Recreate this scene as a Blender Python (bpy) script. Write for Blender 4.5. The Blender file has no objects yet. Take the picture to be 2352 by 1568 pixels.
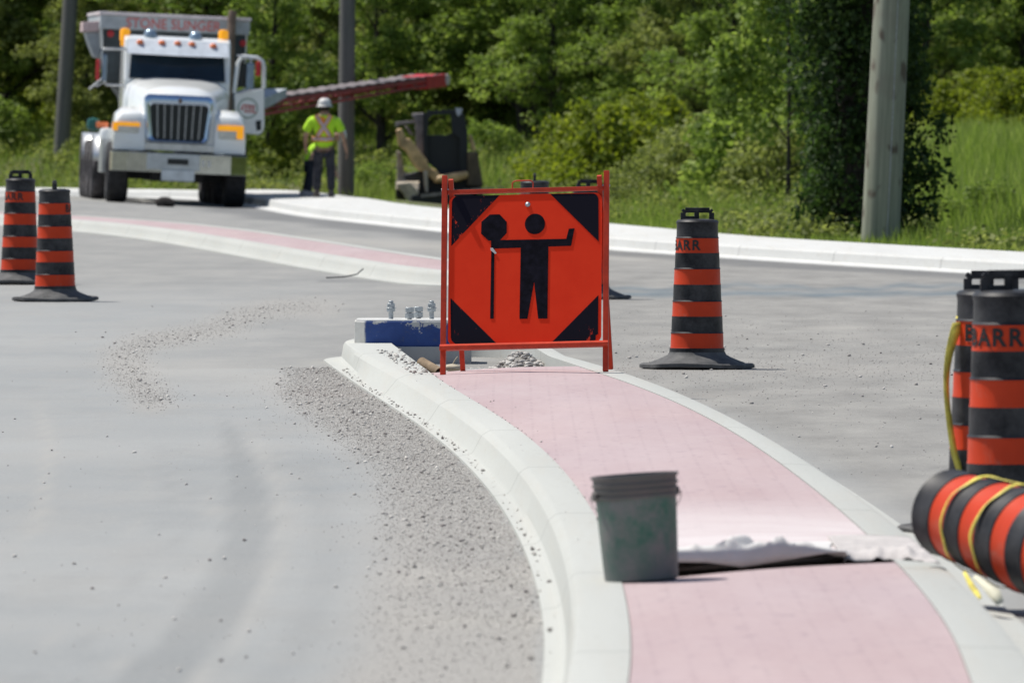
import bpy, math, random
import numpy as np
from mathutils import Vector, Matrix, Euler
R = math.radians
random.seed(7)
rng = np.random.default_rng(7)
sc = bpy.context.scene
C = sc.collection

# ------------------------------------------------------------------ camera, sky, sun, exposure
F, CX, HZ, H = 26133.0, 1176.0, 225.0, 1.9       # focal length and horizon measured on a 2352 x 1568 print of the photo
cam = bpy.data.cameras.new('camera')
cam.sensor_width = 36.0
cam.lens = F / 2352.0 * 36.0
cam.shift_y = -(784.0 - HZ) / 2352.0
cam.clip_start, cam.clip_end = 0.5, 3000.0
cam.dof.use_dof = True
cam.dof.focus_distance = 71.0
cam.dof.aperture_fstop = 11.0
cam_ob = bpy.data.objects.new('camera', cam)
cam_ob.location = (0, 0, H)
cam_ob.rotation_euler = (R(90), 0, 0)
C.objects.link(cam_ob)
sc.camera = cam_ob

SUN = Vector((-0.41, 0.22, 0.88)).normalized()
world = bpy.data.worlds.new('World')
sc.world = world
world.use_nodes = True
wn = world.node_tree
wn.nodes.clear()
sky = wn.nodes.new('ShaderNodeTexSky')
sky.sky_type = 'NISHITA'
sky.sun_disc = False
sky.sun_elevation = math.asin(SUN.z)
sky.sun_rotation = math.atan2(SUN.x, SUN.y)
bg = wn.nodes.new('ShaderNodeBackground')
bg.inputs['Strength'].default_value = 0.09
wo = wn.nodes.new('ShaderNodeOutputWorld')
wn.links.new(sky.outputs[0], bg.inputs[0])
wn.links.new(bg.outputs[0], wo.inputs[0])
sl = bpy.data.lights.new('sun', 'SUN')
sl.energy = 4.5
sl.angle = R(0.53)
sl.color = (1.0, 0.95, 0.87)
sun_ob = bpy.data.objects.new('sun', sl)
sun_ob.rotation_euler = (-SUN).to_track_quat('-Z', 'Y').to_euler()
sun_ob.location = (0, 0, 60)
C.objects.link(sun_ob)
sc.view_settings.view_transform = 'Standard'
sc.view_settings.look = 'None'
sc.view_settings.exposure = 0.17
sc.view_settings.gamma = 1.0
sc.render.engine = 'CYCLES'
sc.cycles.use_denoising = True
sc.cycles.max_bounces = 8
sc.cycles.diffuse_bounces = 4
sc.cycles.transparent_max_bounces = 8

# ------------------------------------------------------------------ pixel readings -> points
def X_at(u, Y): return (u - CX) * Y / F
def Y_at(v, z=0.0): return F * (H - z) / (v - HZ)
def Z_at(v, Y): return H - (v - HZ) * Y / F
def P(u, v, z=0.0):
    Y = Y_at(v, z)
    return (X_at(u, Y), Y)
S = 0.91875
def crop(x0, y0, k):
    return lambda X, Y: ((x0 + X / k) * S, (y0 + Y / k) * S)
K1 = crop(780, 840, 2.936)
K2 = crop(1160, 1240, 3.357)
K3 = crop(1500, 880, 2.613)
K4 = crop(0, 700, 1.557)
K5 = crop(1500, 560, 2.219)
K6 = crop(2240, 1160, 3.266)
def sstep(a, b, x):
    t = np.clip((np.asarray(x, float) - a) / (b - a), 0, 1)
    return t * t * (3 - 2 * t)

# ------------------------------------------------------------------ mesh helpers
class MB:
    """collects shapes for ONE mesh object"""
    def __init__(s): s.v, s.f, s.m = [], [], []
    def add(s, vs, fs, mi=0, M=None):
        b = len(s.v)
        for p in vs:
            p = Vector(p)
            s.v.append(tuple(M @ p if M else p))
        for f in fs:
            s.f.append(tuple(b + i for i in f)); s.m.append(mi)
        return s
    def box(s, x0, x1, y0, y1, z0, z1, mi=0, M=None):
        vs = [(x, y, z) for z in (z0, z1) for y in (y0, y1) for x in (x0, x1)]
        return s.add(vs, [(0, 2, 3, 1), (4, 5, 7, 6), (0, 1, 5, 4), (2, 6, 7, 3), (0, 4, 6, 2), (1, 3, 7, 5)], mi, M)
    def tube(s, pts, r, n=8, mi=0, M=None, caps=True):
        pts = [Vector(p) for p in pts]
        rs = r if isinstance(r, (list, tuple)) else [r] * len(pts)
        vs, fs = [], []
        up = Vector((0, 0, 1))
        prev = None
        for i, p in enumerate(pts):
            d = (pts[min(i + 1, len(pts) - 1)] - pts[max(i - 1, 0)]).normalized()
            a = prev - d * prev.dot(d) if prev else (up.cross(d) if abs(d.z) < 0.95 else Vector((1, 0, 0)).cross(d))
            if a.length < 1e-6: a = Vector((1, 0, 0)).cross(d)
            a.normalize(); b = d.cross(a); prev = a
            for k in range(n):
                t = 2 * math.pi * k / n
                vs.append(p + (a * math.cos(t) + b * math.sin(t)) * rs[i])
        for i in range(len(pts) - 1):
            for k in range(n):
                k2 = (k + 1) % n
                fs.append((i * n + k, i * n + k2, (i + 1) * n + k2, (i + 1) * n + k))
        if caps:
            fs.append(tuple(range(n))[::-1]); fs.append(tuple((len(pts) - 1) * n + k for k in range(n)))
        return s.add(vs, fs, mi, M)
    def bar(s, a, b, w, h, mi=0, M=None, up=(0, 0, 1)):
        """square tube from a to b"""
        a, b = Vector(a), Vector(b)
        d = (b - a).normalized(); u = Vector(up)
        x = d.cross(u)
        if x.length < 1e-4: x = d.cross(Vector((0, 1, 0)))
        x.normalize(); z = x.cross(d)
        vs = [q + x * (sx * w / 2) + z * (sz * h / 2) for q in (a, b) for sx, sz in ((-1, -1), (1, -1), (1, 1), (-1, 1))]
        return s.add(vs, [(0, 1, 2, 3)[::-1], (4, 5, 6, 7), (0, 4, 5, 1)[::-1], (1, 5, 6, 2)[::-1], (2, 6, 7, 3)[::-1], (3, 7, 4, 0)[::-1]], mi, M)
    def lathe(s, prof, n=32, mi=0, M=None, mis=None):
        vs, fs, mm = [], [], []
        for r, z in prof:
            for k in range(n):
                t = 2 * math.pi * k / n
                vs.append((r * math.cos(t), r * math.sin(t), z))
        b0 = len(s.f)
        for i in range(len(prof) - 1):
            for k in range(n):
                k2 = (k + 1) % n
                fs.append((i * n + k, i * n + k2, (i + 1) * n + k2, (i + 1) * n + k)); mm.append(mis[i] if mis else mi)
        if prof[0][0] > 1e-6: fs.append(tuple(range(n))[::-1]); mm.append(mis[0] if mis else mi)
        if prof[-1][0] > 1e-6: fs.append(tuple((len(prof) - 1) * n + k for k in range(n))); mm.append(mis[-1] if mis else mi)
        s.add(vs, fs, mi, M)
        for i, q in enumerate(mm): s.m[b0 + i] = q
        return s
    def prism(s, poly, y0, y1, mi=0, M=None):
        """polygon in x,z drawn out along y"""
        n = len(poly)
        a = sum(poly[i][0] * poly[(i + 1) % n][1] - poly[(i + 1) % n][0] * poly[i][1] for i in range(n))
        if a < 0: poly = poly[::-1]
        vs = [(x, y0, z) for x, z in poly] + [(x, y1, z) for x, z in poly]
        fs = [tuple(range(n)), tuple(range(2 * n - 1, n - 1, -1))]
        for i in range(n):
            j = (i + 1) % n
            fs.append((i, n + i, n + j, j))
        return s.add(vs, fs, mi, M)
    def loft(s, secs, mi=0, M=None, caps=True):
        n = len(secs[0]); vs = [p for q in secs for p in q]; fs = []
        for i in range(len(secs) - 1):
            for k in range(n):
                k2 = (k + 1) % n
                fs.append((i * n + k, i * n + k2, (i + 1) * n + k2, (i + 1) * n + k))
        if caps:
            fs.append(tuple(range(n))[::-1]); fs.append(tuple((len(secs) - 1) * n + k for k in range(n)))
        return s.add(vs, fs, mi, M)
    def strip(s, rows, mi=0, M=None):
        n = len(rows[0]); vs = [p for q in rows for p in q]; fs = []
        for i in range(len(rows) - 1):
            for k in range(n - 1):
                fs.append((i * n + k, i * n + k + 1, (i + 1) * n + k + 1, (i + 1) * n + k))
        return s.add(vs, fs, mi, M)
    def build(s, name, mats, parent=None, smooth=None, bevel=0, fix=True, seg=2):
        me = bpy.data.meshes.new(name)
        me.from_pydata(s.v, [], s.f)
        for m in (mats if isinstance(mats, (list, tuple)) else [mats]): me.materials.append(m)
        me.polygons.foreach_set('material_index', s.m)
        if fix:
            import bmesh
            bm = bmesh.new(); bm.from_mesh(me)
            bmesh.ops.recalc_face_normals(bm, faces=bm.faces)
            bm.to_mesh(me); bm.free()
        if smooth is not None:
            me.polygons.foreach_set('use_smooth', [True] * len(me.polygons))
            me.set_sharp_from_angle(angle=R(smooth))
        me.update()
        o = bpy.data.objects.new(name, me)
        C.objects.link(o)
        if parent: o.parent = parent
        if bevel:
            b = o.modifiers.new('bevel', 'BEVEL'); b.width = bevel; b.segments = seg; b.limit_method = 'ANGLE'; b.angle_limit = R(40)
        return o

def tag(o, label=None, cat=None, group=None, kind=None):
    if label: o['label'] = label
    if cat: o['category'] = cat
    if group: o['group'] = group
    if kind: o['kind'] = kind
    return o
def thing(name, label, cat, loc=(0, 0, 0), rot=(0, 0, 0), group=None):
    o = bpy.data.objects.new(name, None)
    o.empty_display_size = 0.2
    C.objects.link(o); o.location = loc; o.rotation_euler = rot
    return tag(o, label, cat, group)
def copy_tree(o, parent=None):
    c = o.copy(); C.objects.link(c); c.parent = parent
    for ch in list(o.children): copy_tree(ch, c)
    return c

def fast_mesh(name, V, faces_n, idx, mat, attrs=None, smooth=False, parent=None):
    """V (n,3) array; faces of faces_n corners, idx flat"""
    me = bpy.data.meshes.new(name)
    nf = len(idx) // faces_n
    me.vertices.add(len(V)); me.vertices.foreach_set('co', np.asarray(V, np.float32).ravel())
    me.loops.add(len(idx)); me.loops.foreach_set('vertex_index', np.asarray(idx, np.int32))
    me.polygons.add(nf)
    me.polygons.foreach_set('loop_start', np.arange(0, nf * faces_n, faces_n, dtype=np.int32))
    for k, a in (attrs or {}).items():
        at = me.attributes.new(k, 'FLOAT', 'POINT'); at.data.foreach_set('value', np.asarray(a, np.float32))
    if smooth: me.polygons.foreach_set('use_smooth', np.ones(nf, bool))
    me.update(calc_edges=True)
    me.materials.append(mat)
    o = bpy.data.objects.new(name, me)
    C.objects.link(o)
    if parent: o.parent = parent
    return o

def text_mesh(s, size, bold=0.0):
    cu = bpy.data.curves.new('lettering', 'FONT')
    cu.body = s; cu.size = size; cu.align_x = 'CENTER'; cu.align_y = 'CENTER'; cu.offset = bold; cu.resolution_u = 3
    to = bpy.data.objects.new('lettering', cu)
    C.objects.link(to)
    dg = bpy.context.evaluated_depsgraph_get()
    me = to.evaluated_get(dg).to_mesh()
    vs = [tuple(v.co) for v in me.vertices]; fs = [tuple(p.vertices) for p in me.polygons]
    to.evaluated_get(dg).to_mesh_clear()
    bpy.data.objects.remove(to); bpy.data.curves.remove(cu)
    return vs, fs

# ------------------------------------------------------------------ materials
def nt(name):
    m = bpy.data.materials.new(name); m.use_nodes = True
    n = m.node_tree; b = n.nodes['Principled BSDF']
    return m, n, b
def node(n, t, **kw):
    x = n.nodes.new(t)
    for k, v in kw.items(): setattr(x, k, v)
    return x
def noise(n, scale, detail=4, rough=0.6, vec=None, stretch=None):
    tc = node(n, 'ShaderNodeTexCoord')
    mp = node(n, 'ShaderNodeMapping')
    n.links.new(tc.outputs['Object'], mp.inputs[0])
    if stretch: mp.inputs['Scale'].default_value = stretch
    x = node(n, 'ShaderNodeTexNoise')
    x.inputs['Scale'].default_value = scale; x.inputs['Detail'].default_value = detail; x.inputs['Roughness'].default_value = rough
    n.links.new(mp.outputs[0], x.inputs['Vector'])
    return x.outputs['Fac']
def ramp(n, src, stops):
    r = node(n, 'ShaderNodeValToRGB')
    e = r.color_ramp.elements
    while len(e) < len(stops): e.new(0.5)
    for q, (p, c) in zip(e, stops):
        q.position = p; q.color = (c if len(c) == 4 else (*c, 1)) if isinstance(c, (tuple, list)) else (c, c, c, 1)
    n.links.new(src, r.inputs[0])
    return r.outputs[0]
def mix(n, fac, a, b, mode='MIX'):
    x = node(n, 'ShaderNodeMix', data_type='RGBA', blend_type=mode)
    for i, q in ((0, fac), (6, a), (7, b)):
        if isinstance(q, (int, float)): x.inputs[i].default_value = q
        elif isinstance(q, (tuple, list)): x.inputs[i].default_value = (*q, 1) if len(q) == 3 else q
        else: n.links.new(q, x.inputs[i])
    return x.outputs[2]
def math_(n, op, a, b=0.0):
    x = node(n, 'ShaderNodeMath', operation=op)
    for i, q in ((0, a), (1, b)):
        if isinstance(q, (int, float)): x.inputs[i].default_value = q
        else: n.links.new(q, x.inputs[i])
    return x.outputs[0]
def attr(n, name):
    x = node(n, 'ShaderNodeAttribute', attribute_name=name)
    return x.outputs['Fac']
def bump(n, b, h, dist=0.01, strength=0.5):
    x = node(n, 'ShaderNodeBump'); x.inputs['Distance'].default_value = dist; x.inputs['Strength'].default_value = strength
    n.links.new(h, x.inputs['Height']); n.links.new(x.outputs[0], b.inputs['Normal'])
def plain(name, col, rough=0.6, metal=0.0, var=0.12, scale=6.0, spec=None, stretch=None, bmp=0.0, coat=0.0):
    m, n, b = nt(name)
    f = noise(n, scale, 5, 0.6, stretch=stretch)
    lo = tuple(max(0, c * (1 - var * 1.6)) for c in col); hi = tuple(min(1, c * (1 + var)) for c in col)
    n.links.new(ramp(n, f, [(0.3, lo), (0.7, hi)]), b.inputs['Base Color'])
    b.inputs['Roughness'].default_value = rough; b.inputs['Metallic'].default_value = metal
    if spec is not None: b.inputs['Specular IOR Level'].default_value = spec
    if coat: b.inputs['Coat Weight'].default_value = coat
    if bmp: bump(n, b, noise(n, scale * 6, 4), 0.01, bmp)
    return m

def mat_concrete(name, col, joints=0.0, wear=(0.55, 0.5, 0.42)):
    m, n, b = nt(name)
    big = noise(n, 1.6, 5, 0.6, stretch=(1, 0.05, 1)); fine = noise(n, 60, 4, 0.7, stretch=(1, 0.25, 1)); streak = noise(n, 9.0, 4, 0.6, stretch=(1, 0.03, 1))
    c = ramp(n, big, [(0.3, tuple(x * 0.93 for x in col)), (0.7, tuple(min(1, x * 1.04) for x in col))])
    c = mix(n, math_(n, 'MULTIPLY', ramp(n, streak, [(0.5, 0.0), (0.75, 1.0)]), 0.22), c, tuple(x * 0.8 for x in wear))
    c = mix(n, math_(n, 'MULTIPLY', ramp(n, fine, [(0.45, 0.0), (0.75, 1.0)]), 0.16), c, tuple(x * 0.62 for x in col))
    spots = noise(n, 17, 3, 0.6, stretch=(1, 0.4, 1))
    c = mix(n, math_(n, 'MULTIPLY', ramp(n, spots, [(0.62, 0.0), (0.74, 1.0)]), 0.35), c, tuple(x * 0.6 for x in wear))
    if joints:      # saw cuts across the kerb
        tc = node(n, 'ShaderNodeTexCoord'); sp = node(n, 'ShaderNodeSeparateXYZ'); n.links.new(tc.outputs['Object'], sp.inputs[0])
        fr = math_(n, 'FRACT', math_(n, 'DIVIDE', sp.outputs[1], joints * 2))
        k = math_(n, 'LESS_THAN', fr, 0.022 / (joints * 2) * 2.2)
        c = mix(n, math_(n, 'MULTIPLY', k, 0.55), c, tuple(x * 0.45 for x in col))
    n.links.new(c, b.inputs['Base Color'])
    b.inputs['Roughness'].default_value = 0.9
    b.inputs['Specular IOR Level'].default_value = 0.25
    bump(n, b, fine, 0.006, 0.35)
    return m
M_kerb = mat_concrete('kerb_concrete', (0.455, 0.465, 0.44), 3.0)
M_walk = mat_concrete('sidewalk_concrete', (0.58, 0.585, 0.57), 2.5)
M_grey = mat_concrete('footing_concrete', (0.42, 0.42, 0.41))
def mat_pink():
    m, n, b = nt('pink_concrete')
    big = noise(n, 1.3, 6, 0.7, stretch=(1, 0.10, 1)); fine = noise(n, 30, 4, 0.7); spots = noise(n, 14, 3, 0.6, stretch=(1, 0.3, 1)); lav = noise(n, 0.7, 3, stretch=(1, 0.2, 1))
    c = ramp(n, big, [(0.3, (0.40, 0.30, 0.305)), (0.7, (0.485, 0.39, 0.39))])
    c = mix(n, math_(n, 'MULTIPLY', ramp(n, lav, [(0.4, 0.0), (0.7, 1.0)]), 0.4), c, (0.44, 0.375, 0.40))
    c = mix(n, math_(n, 'MULTIPLY', ramp(n, spots, [(0.62, 0.0), (0.70, 1.0)]), 0.40), c, (0.27, 0.21, 0.235))
    tc = node(n, 'ShaderNodeTexCoord'); br = node(n, 'ShaderNodeTexBrick')
    n.links.new(tc.outputs['Object'], br.inputs['Vector']); br.inputs['Scale'].default_value = 1.0
    br.inputs['Brick Width'].default_value = 0.22; br.inputs['Row Height'].default_value = 0.11; br.inputs['Mortar Size'].default_value = 0.008
    jm = noise(n, 6, 4, 0.7)
    c = mix(n, math_(n, 'MULTIPLY', math_(n, 'MULTIPLY', br.outputs['Fac'], ramp(n, jm, [(0.42, 0.0), (0.62, 1.0)])), 0.46), c, (0.27, 0.205, 0.225))
    st = noise(n, 2.6, 6, 0.75, stretch=(1, 0.18, 1))
    c = mix(n, math_(n, 'MULTIPLY', ramp(n, st, [(0.52, 0.0), (0.72, 1.0)]), 0.30), c, (0.50, 0.435, 0.425))
    d = attr(n, 'dust'); dn = noise(n, 2.2, 4)
    dd = math_(n, 'MULTIPLY', d, ramp(n, dn, [(0.25, 0.55), (0.6, 1.0)]))
    c = mix(n, dd, c, (0.62, 0.57, 0.57))
    c = mix(n, math_(n, 'MULTIPLY', ramp(n, fine, [(0.45, 0.0), (0.8, 1.0)]), 0.18), c, (0.32, 0.24, 0.25))
    n.links.new(c, b.inputs['Base Color']); b.inputs['Roughness'].default_value = 0.92
    b.inputs['Specular IOR Level'].default_value = 0.2
    bump(n, b, fine, 0.006, 0.3)
    return m
M_pink = mat_pink()
def mat_road():
    m, n, b = nt('milled_asphalt')
    big = noise(n, 0.25, 6, 0.62, stretch=(1, 0.6, 1)); mid = noise(n, 1.7, 6, 0.65, stretch=(1, 0.22, 1)); fine = noise(n, 70, 3, 0.75); grit = noise(n, 42, 4, 0.85)
    c = ramp(n, big, [(0.32, (0.285, 0.297, 0.299)), (0.68, (0.340, 0.347, 0.343))])
    c = mix(n, math_(n, 'MULTIPLY', ramp(n, mid, [(0.45, 0.0), (0.72, 1.0)]), 0.5), c, (0.335, 0.33, 0.315))
    right = attr(n, 'warm')
    c = mix(n, math_(n, 'MULTIPLY', right, 0.85), c, ramp(n, mid, [(0.30, (0.19, 0.184, 0.172)), (0.5, (0.255, 0.248, 0.232)), (0.7, (0.32, 0.312, 0.29))]))
    g = attr(n, 'grav')
    gr = ramp(n, grit, [(0.35, (0.24, 0.230, 0.216)), (0.5, (0.345, 0.333, 0.312)), (0.68, (0.43, 0.415, 0.385))])
    c = mix(n, g, c, gr)
    c = mix(n, attr(n, 'sweep'), c, (0.205, 0.215, 0.217))
    c = mix(n, attr(n, 'pale'), c, (0.40, 0.385, 0.355))
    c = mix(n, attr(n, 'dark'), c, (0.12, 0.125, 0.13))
    c = mix(n, attr(n, 'wet'), c, mix(n, mid, (0.06, 0.10, 0.13), (0.15, 0.20, 0.235)))
    c = mix(n, math_(n, 'MULTIPLY', ramp(n, fine, [(0.48, 0.0), (0.75, 1.0)]), 0.34), c, (0.13, 0.13, 0.13))
    agg = noise(n, 32, 2, 0.5)
    c = mix(n, math_(n, 'MULTIPLY', ramp(n, agg, [(0.60, 0.0), (0.70, 1.0)]), 0.30), c, (0.44, 0.43, 0.41))
    c = mix(n, math_(n, 'MULTIPLY', ramp(n, noise(n, 0.9, 6, 0.75, stretch=(1, 0.25, 1)), [(0.5, 0.0), (0.75, 1.0)]), 0.30), c, (0.20, 0.205, 0.205))
    n.links.new(c, b.inputs['Base Color']); b.inputs['Roughness'].default_value = 0.95
    b.inputs['Specular IOR Level'].default_value = 0.15
    bump(n, b, grit, 0.01, 0.35)
    return m
M_road = mat_road()
def mat_soil():
    m, n, b = nt('verge_soil')
    a = noise(n, 1.3, 5); f = noise(n, 14, 4, 0.7)
    c = mix(n, ramp(n, a, [(0.4, 0.0), (0.62, 1.0)]), (0.06, 0.095, 0.025), (0.13, 0.115, 0.06))
    c = mix(n, attr(n, 'dirt'), c, ramp(n, f, [(0.3, (0.20, 0.165, 0.13)), (0.7, (0.36, 0.31, 0.26))]))
    n.links.new(c, b.inputs['Base Color']); b.inputs['Roughness'].default_value = 1.0
    bump(n, b, f, 0.05, 0.6)
    return m
M_soil = mat_soil()
def mat_leaf(name, lo, mid, hi, transl=0.45):
    m = bpy.data.materials.new(name); m.use_nodes = True
    n = m.node_tree; n.nodes.clear()
    c = ramp(n, attr(n, 'tint'), [(0.0, lo), (0.55, mid), (1.0, hi)])
    pb = node(n, 'ShaderNodeBsdfPrincipled'); pb.inputs['Roughness'].default_value = 0.6; pb.inputs['Specular IOR Level'].default_value = 0.22
    n.links.new(c, pb.inputs['Base Color'])
    tr = node(n, 'ShaderNodeBsdfTranslucent')
    hs = node(n, 'ShaderNodeHueSaturation'); hs.inputs['Value'].default_value = 1.5; hs.inputs['Saturation'].default_value = 1.1
    n.links.new(c, hs.inputs['Color']); n.links.new(hs.outputs[0], tr.inputs[0])
    mx = node(n, 'ShaderNodeMixShader'); mx.inputs[0].default_value = transl
    n.links.new(pb.outputs[0], mx.inputs[1]); n.links.new(tr.outputs[0], mx.inputs[2])
    o = node(n, 'ShaderNodeOutputMaterial'); n.links.new(mx.outputs[0], o.inputs[0])
    return m
M_leaf = mat_leaf('tree_leaves', (0.085, 0.13, 0.03), (0.185, 0.26, 0.055), (0.33, 0.41, 0.11))
M_leaf_y = mat_leaf('yellow_green_leaves', (0.12, 0.165, 0.025), (0.20, 0.245, 0.035), (0.27, 0.31, 0.05))
M_leaf_d = mat_leaf('ivy_leaves', (0.014, 0.03, 0.009), (0.032, 0.062, 0.016), (0.09, 0.15, 0.035), 0.35)
M_leaf_o = mat_leaf('olive_leaves', (0.115, 0.145, 0.04), (0.20, 0.235, 0.065), (0.29, 0.325, 0.10))
M_grass = mat_leaf('grass_blades', (0.13, 0.20, 0.035), (0.21, 0.29, 0.06), (0.32, 0.36, 0.13), 0.5)
M_bark = plain('bark', (0.05, 0.042, 0.034), 0.95, var=0.4, scale=9, stretch=(1, 1, 0.2), bmp=0.8)
# ------------------------------------------------------------------ rails of the near median (x as a smooth function of depth)
def rail(pts, z, deg=5):
    L = np.array(pts); Y = F * (H - z) / (L[:, 1] - HZ); X = (L[:, 0] - CX) * Y / F
    c = np.polyfit(Y - 55, X, deg); lo, hi = max(34.5, Y.min()), min(79.0, Y.max())
    d = np.polyder(c)
    def f(y):
        yc = np.clip(y, lo, hi)
        return np.polyval(c, yc - 55) + np.polyval(d, yc - 55) * (np.asarray(y) - yc)
    return f
rA = rail([K1(*p) for p in [(250,305),(300,340),(400,390),(500,480),(620,540),(750,620),(830,710),(980,810),(1130,940),(1240,1050),(1310,1150),(1390,1230),(1450,1380),(1510,1500)]] + [K2(*p) for p in [(340,130),(420,300),(500,450),(560,640),(630,830),(680,1000),(680,1200),(660,1400),(650,1568)]], .005)
rB = rail([K1(*p) for p in [(330,285),(600,470),(800,590),(950,700),(1100,810),(1250,930),(1380,1060),(1480,1200),(1550,1340),(1620,1450)]] + [K2(*p) for p in [(400,0),(500,150),(600,320),(680,500),(740,700),(820,930),(835,1100),(835,1300),(830,1568)]], .02)
rC = rail([K1(*p) for p in [(400,130),(520,200),(640,270),(780,370),(930,460),(1080,560),(1230,660),(1350,750),(1450,850),(1560,960),(1660,1080),(1730,1200),(1770,1300)]] + [K2(*p) for p in [(610,0),(740,150),(800,300),(880,480),(920,640),(945,780),(940,900),(940,1100),(930,1250),(900,1400),(860,1568)]], .135)
rD = rail([K1(*p) for p in [(890,285),(1000,355),(1130,435),(1250,520),(1380,590),(1560,710),(1690,820),(1790,930),(1880,1030),(1960,1140),(2060,1290)]] + [K2(*p) for p in [(1000,10),(1090,110),(1340,740),(1360,850),(1375,1000),(1385,1200),(1380,1568)]], .15)
rE0 = rail([K3(*p) for p in [(20,140),(120,180),(300,240),(440,300),(600,370),(720,435),(900,540),(1050,630),(1200,740),(1350,850),(1480,950),(1560,1020),(1960,1390),(2100,1560)]] + [K6(*p) for p in [(80,870),(200,1020),(330,1170),(430,1330),(500,1450),(540,1568)]], .165)
rF0 = rail([K1(*p) for p in [(1690,115),(1840,130),(1950,165),(2080,200),(2200,245)]] + [K3(*p) for p in [(70,100),(170,140),(330,200),(500,270),(680,330),(860,420),(1000,500),(1150,590),(1290,680),(1420,760),(1550,840),(1690,940),(1800,1020),(1900,1110),(2000,1220),(2100,1300)]] + [K6(*p) for p in [(230,700),(400,790),(520,930),(640,1060),(760,1200),(880,1330),(1000,1520)]], .155)
def rE(y): y = np.asarray(y, float); return rE0(np.minimum(y, 76.5)) - 0.035 * np.maximum(y - 76.5, 0)
def rF(y): y = np.asarray(y, float); return rF0(np.minimum(y, 77.0)) - 0.035 * np.maximum(y - 77.0, 0)
YN = 82.0                                    # where the nose begins to turn
zD, zE = 0.15, 0.165
PAVE_END_L, PAVE_END_R = 72.6, 73.8          # where the pink paving stops behind the sign
GAP_L, GAP_R = 41.15, 42.65                  # far edge of the near slab (slanting), then an unfilled bay
def gap_edge(x, Y0=42.0):
    a, b = float(rD(42.0)), float(rE(42.0))
    return GAP_L + (GAP_R - GAP_L) * (x - a) / (b - a)

def g_road(x, Y):
    """height of the carriageway: flat, with a slight bank under the parked truck"""
    return np.clip(0.047 * (-4.87 - np.asarray(x, float)), 0, 0.12) * sstep(183, 192, Y) * (1 - sstep(206, 214, Y))

# far kerb: foot of the kerb, from right to left along the road
FAR = [(34, 0), (20, 62), (12.5, 92), (8.4, 108), (5.40, 120.6), (3.20, 131.1), (1.14, 141.9), (-1.08, 161.7), (-3.3, 181), (-4.02, 190), (-4.5, 198), (-5.4, 206), (-7.8, 214.5), (-12, 221), (-20, 228), (-60, 250)]
def smooth_path(pts, step=0.5, it=60):
    pts = np.array(pts, float)
    d = np.r_[0, np.cumsum(np.hypot(*np.diff(pts, axis=0).T))]
    t = np.arange(0, d[-1], step)
    q = np.c_[np.interp(t, d, pts[:, 0]), np.interp(t, d, pts[:, 1])]
    for _ in range(it):
        q[1:-1] = 0.25 * q[:-2] + 0.5 * q[1:-1] + 0.25 * q[2:]
    return q
far_path = smooth_path(FAR)
def normals(q):
    t = np.gradient(q, axis=0); t /= np.linalg.norm(t, axis=1)[:, None]
    return np.c_[t[:, 1], -t[:, 0]]          # to the right of the direction of travel
far_n = normals(far_path)
def far_dist(x, Y):
    """signed distance behind the far kerb's foot (positive on the verge side)"""
    x = np.asarray(x, float).ravel(); Y = np.asarray(Y, float).ravel()
    out = np.empty(len(x))
    for i in range(0, len(x), 4000):
        dx = x[i:i + 4000, None] - far_path[None, :, 0]; dy = Y[i:i + 4000, None] - far_path[None, :, 1]
        k = np.argmin(dx * dx + dy * dy, 1); j = np.arange(len(k))
        out[i:i + 4000] = np.hypot(dx[j, k], dy[j, k]) * np.sign(dx[j, k] * far_n[k, 0] + dy[j, k] * far_n[k, 1])
    return out
SIDE = 1 if far_dist([10], [180])[0] > 0 else -1
def vdist(x, Y): return SIDE * far_dist(x, Y)
def terrain(x, Y):
    d = vdist(x, Y) - 1.95
    z = 0.12 - 0.15 * sstep(0.5, 2.2, d) + 0.10 * sstep(2.6, 4.5, d) + 1.35 * (1 - np.exp(-np.clip(d - 3.2, 0, None) / 6.0))
    return z
def tz(x, Y): return float(terrain([x], [Y])[0])

# ------------------------------------------------------------------ ground sheet, reaching the horizon
def grid(xs, ys):
    Xg, Yg = np.meshgrid(xs, ys)
    ny, nx = Xg.shape
    i = (np.arange(ny - 1)[:, None] * nx + np.arange(nx - 1)[None, :]).ravel()
    idx = np.stack([i, i + 1, i + nx + 1, i + nx], 1).ravel()
    return Xg.ravel(), Yg.ravel(), idx
gx = np.r_[-1500, -600, -300, -150, -80, np.arange(-46, 46.1, 1.0), 80, 150, 300, 600, 1500]
gy = np.r_[-1500, -500, -150, -50, 0, 50, np.arange(90, 300, 1.5), 330, 400, 600, 1000, 2500]
x, Y, idx = grid(gx, gy)
d = vdist(x, Y)
z = np.where(d > 1.2, terrain(x, Y), -0.06)
z = np.where((np.abs(x) > 60) | (Y > 330), np.maximum(z, -0.06), z)
dirt = sstep(2.9, 2.1, d) * (d > 1) * np.clip(0.35 + 0.65 * np.sin(Y * 0.33 + x), 0.15, 1)
dirt = np.maximum(dirt, sstep(2.4, 0.6, np.hypot((x + 4.4) / 1.0, (Y - 208) / 6.0)))
o = fast_mesh('ground', np.c_[x, Y, z], 4, idx, M_soil, {'dirt': dirt}, smooth=True)
tag(o, kind='structure')

# ------------------------------------------------------------------ road
rx = np.r_[-150, -60, -30, -18, np.arange(-12, 10.01, 0.06), 14, 20, 34]
ry = np.r_[-20, 0, 20, 30, np.arange(33, 130, 0.3), np.arange(130, 235, 0.8), 240]
x, Y, idx = grid(rx, ry)
dfar = vdist(x, Y)
z = g_road(x, Y) + 0.0
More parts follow.
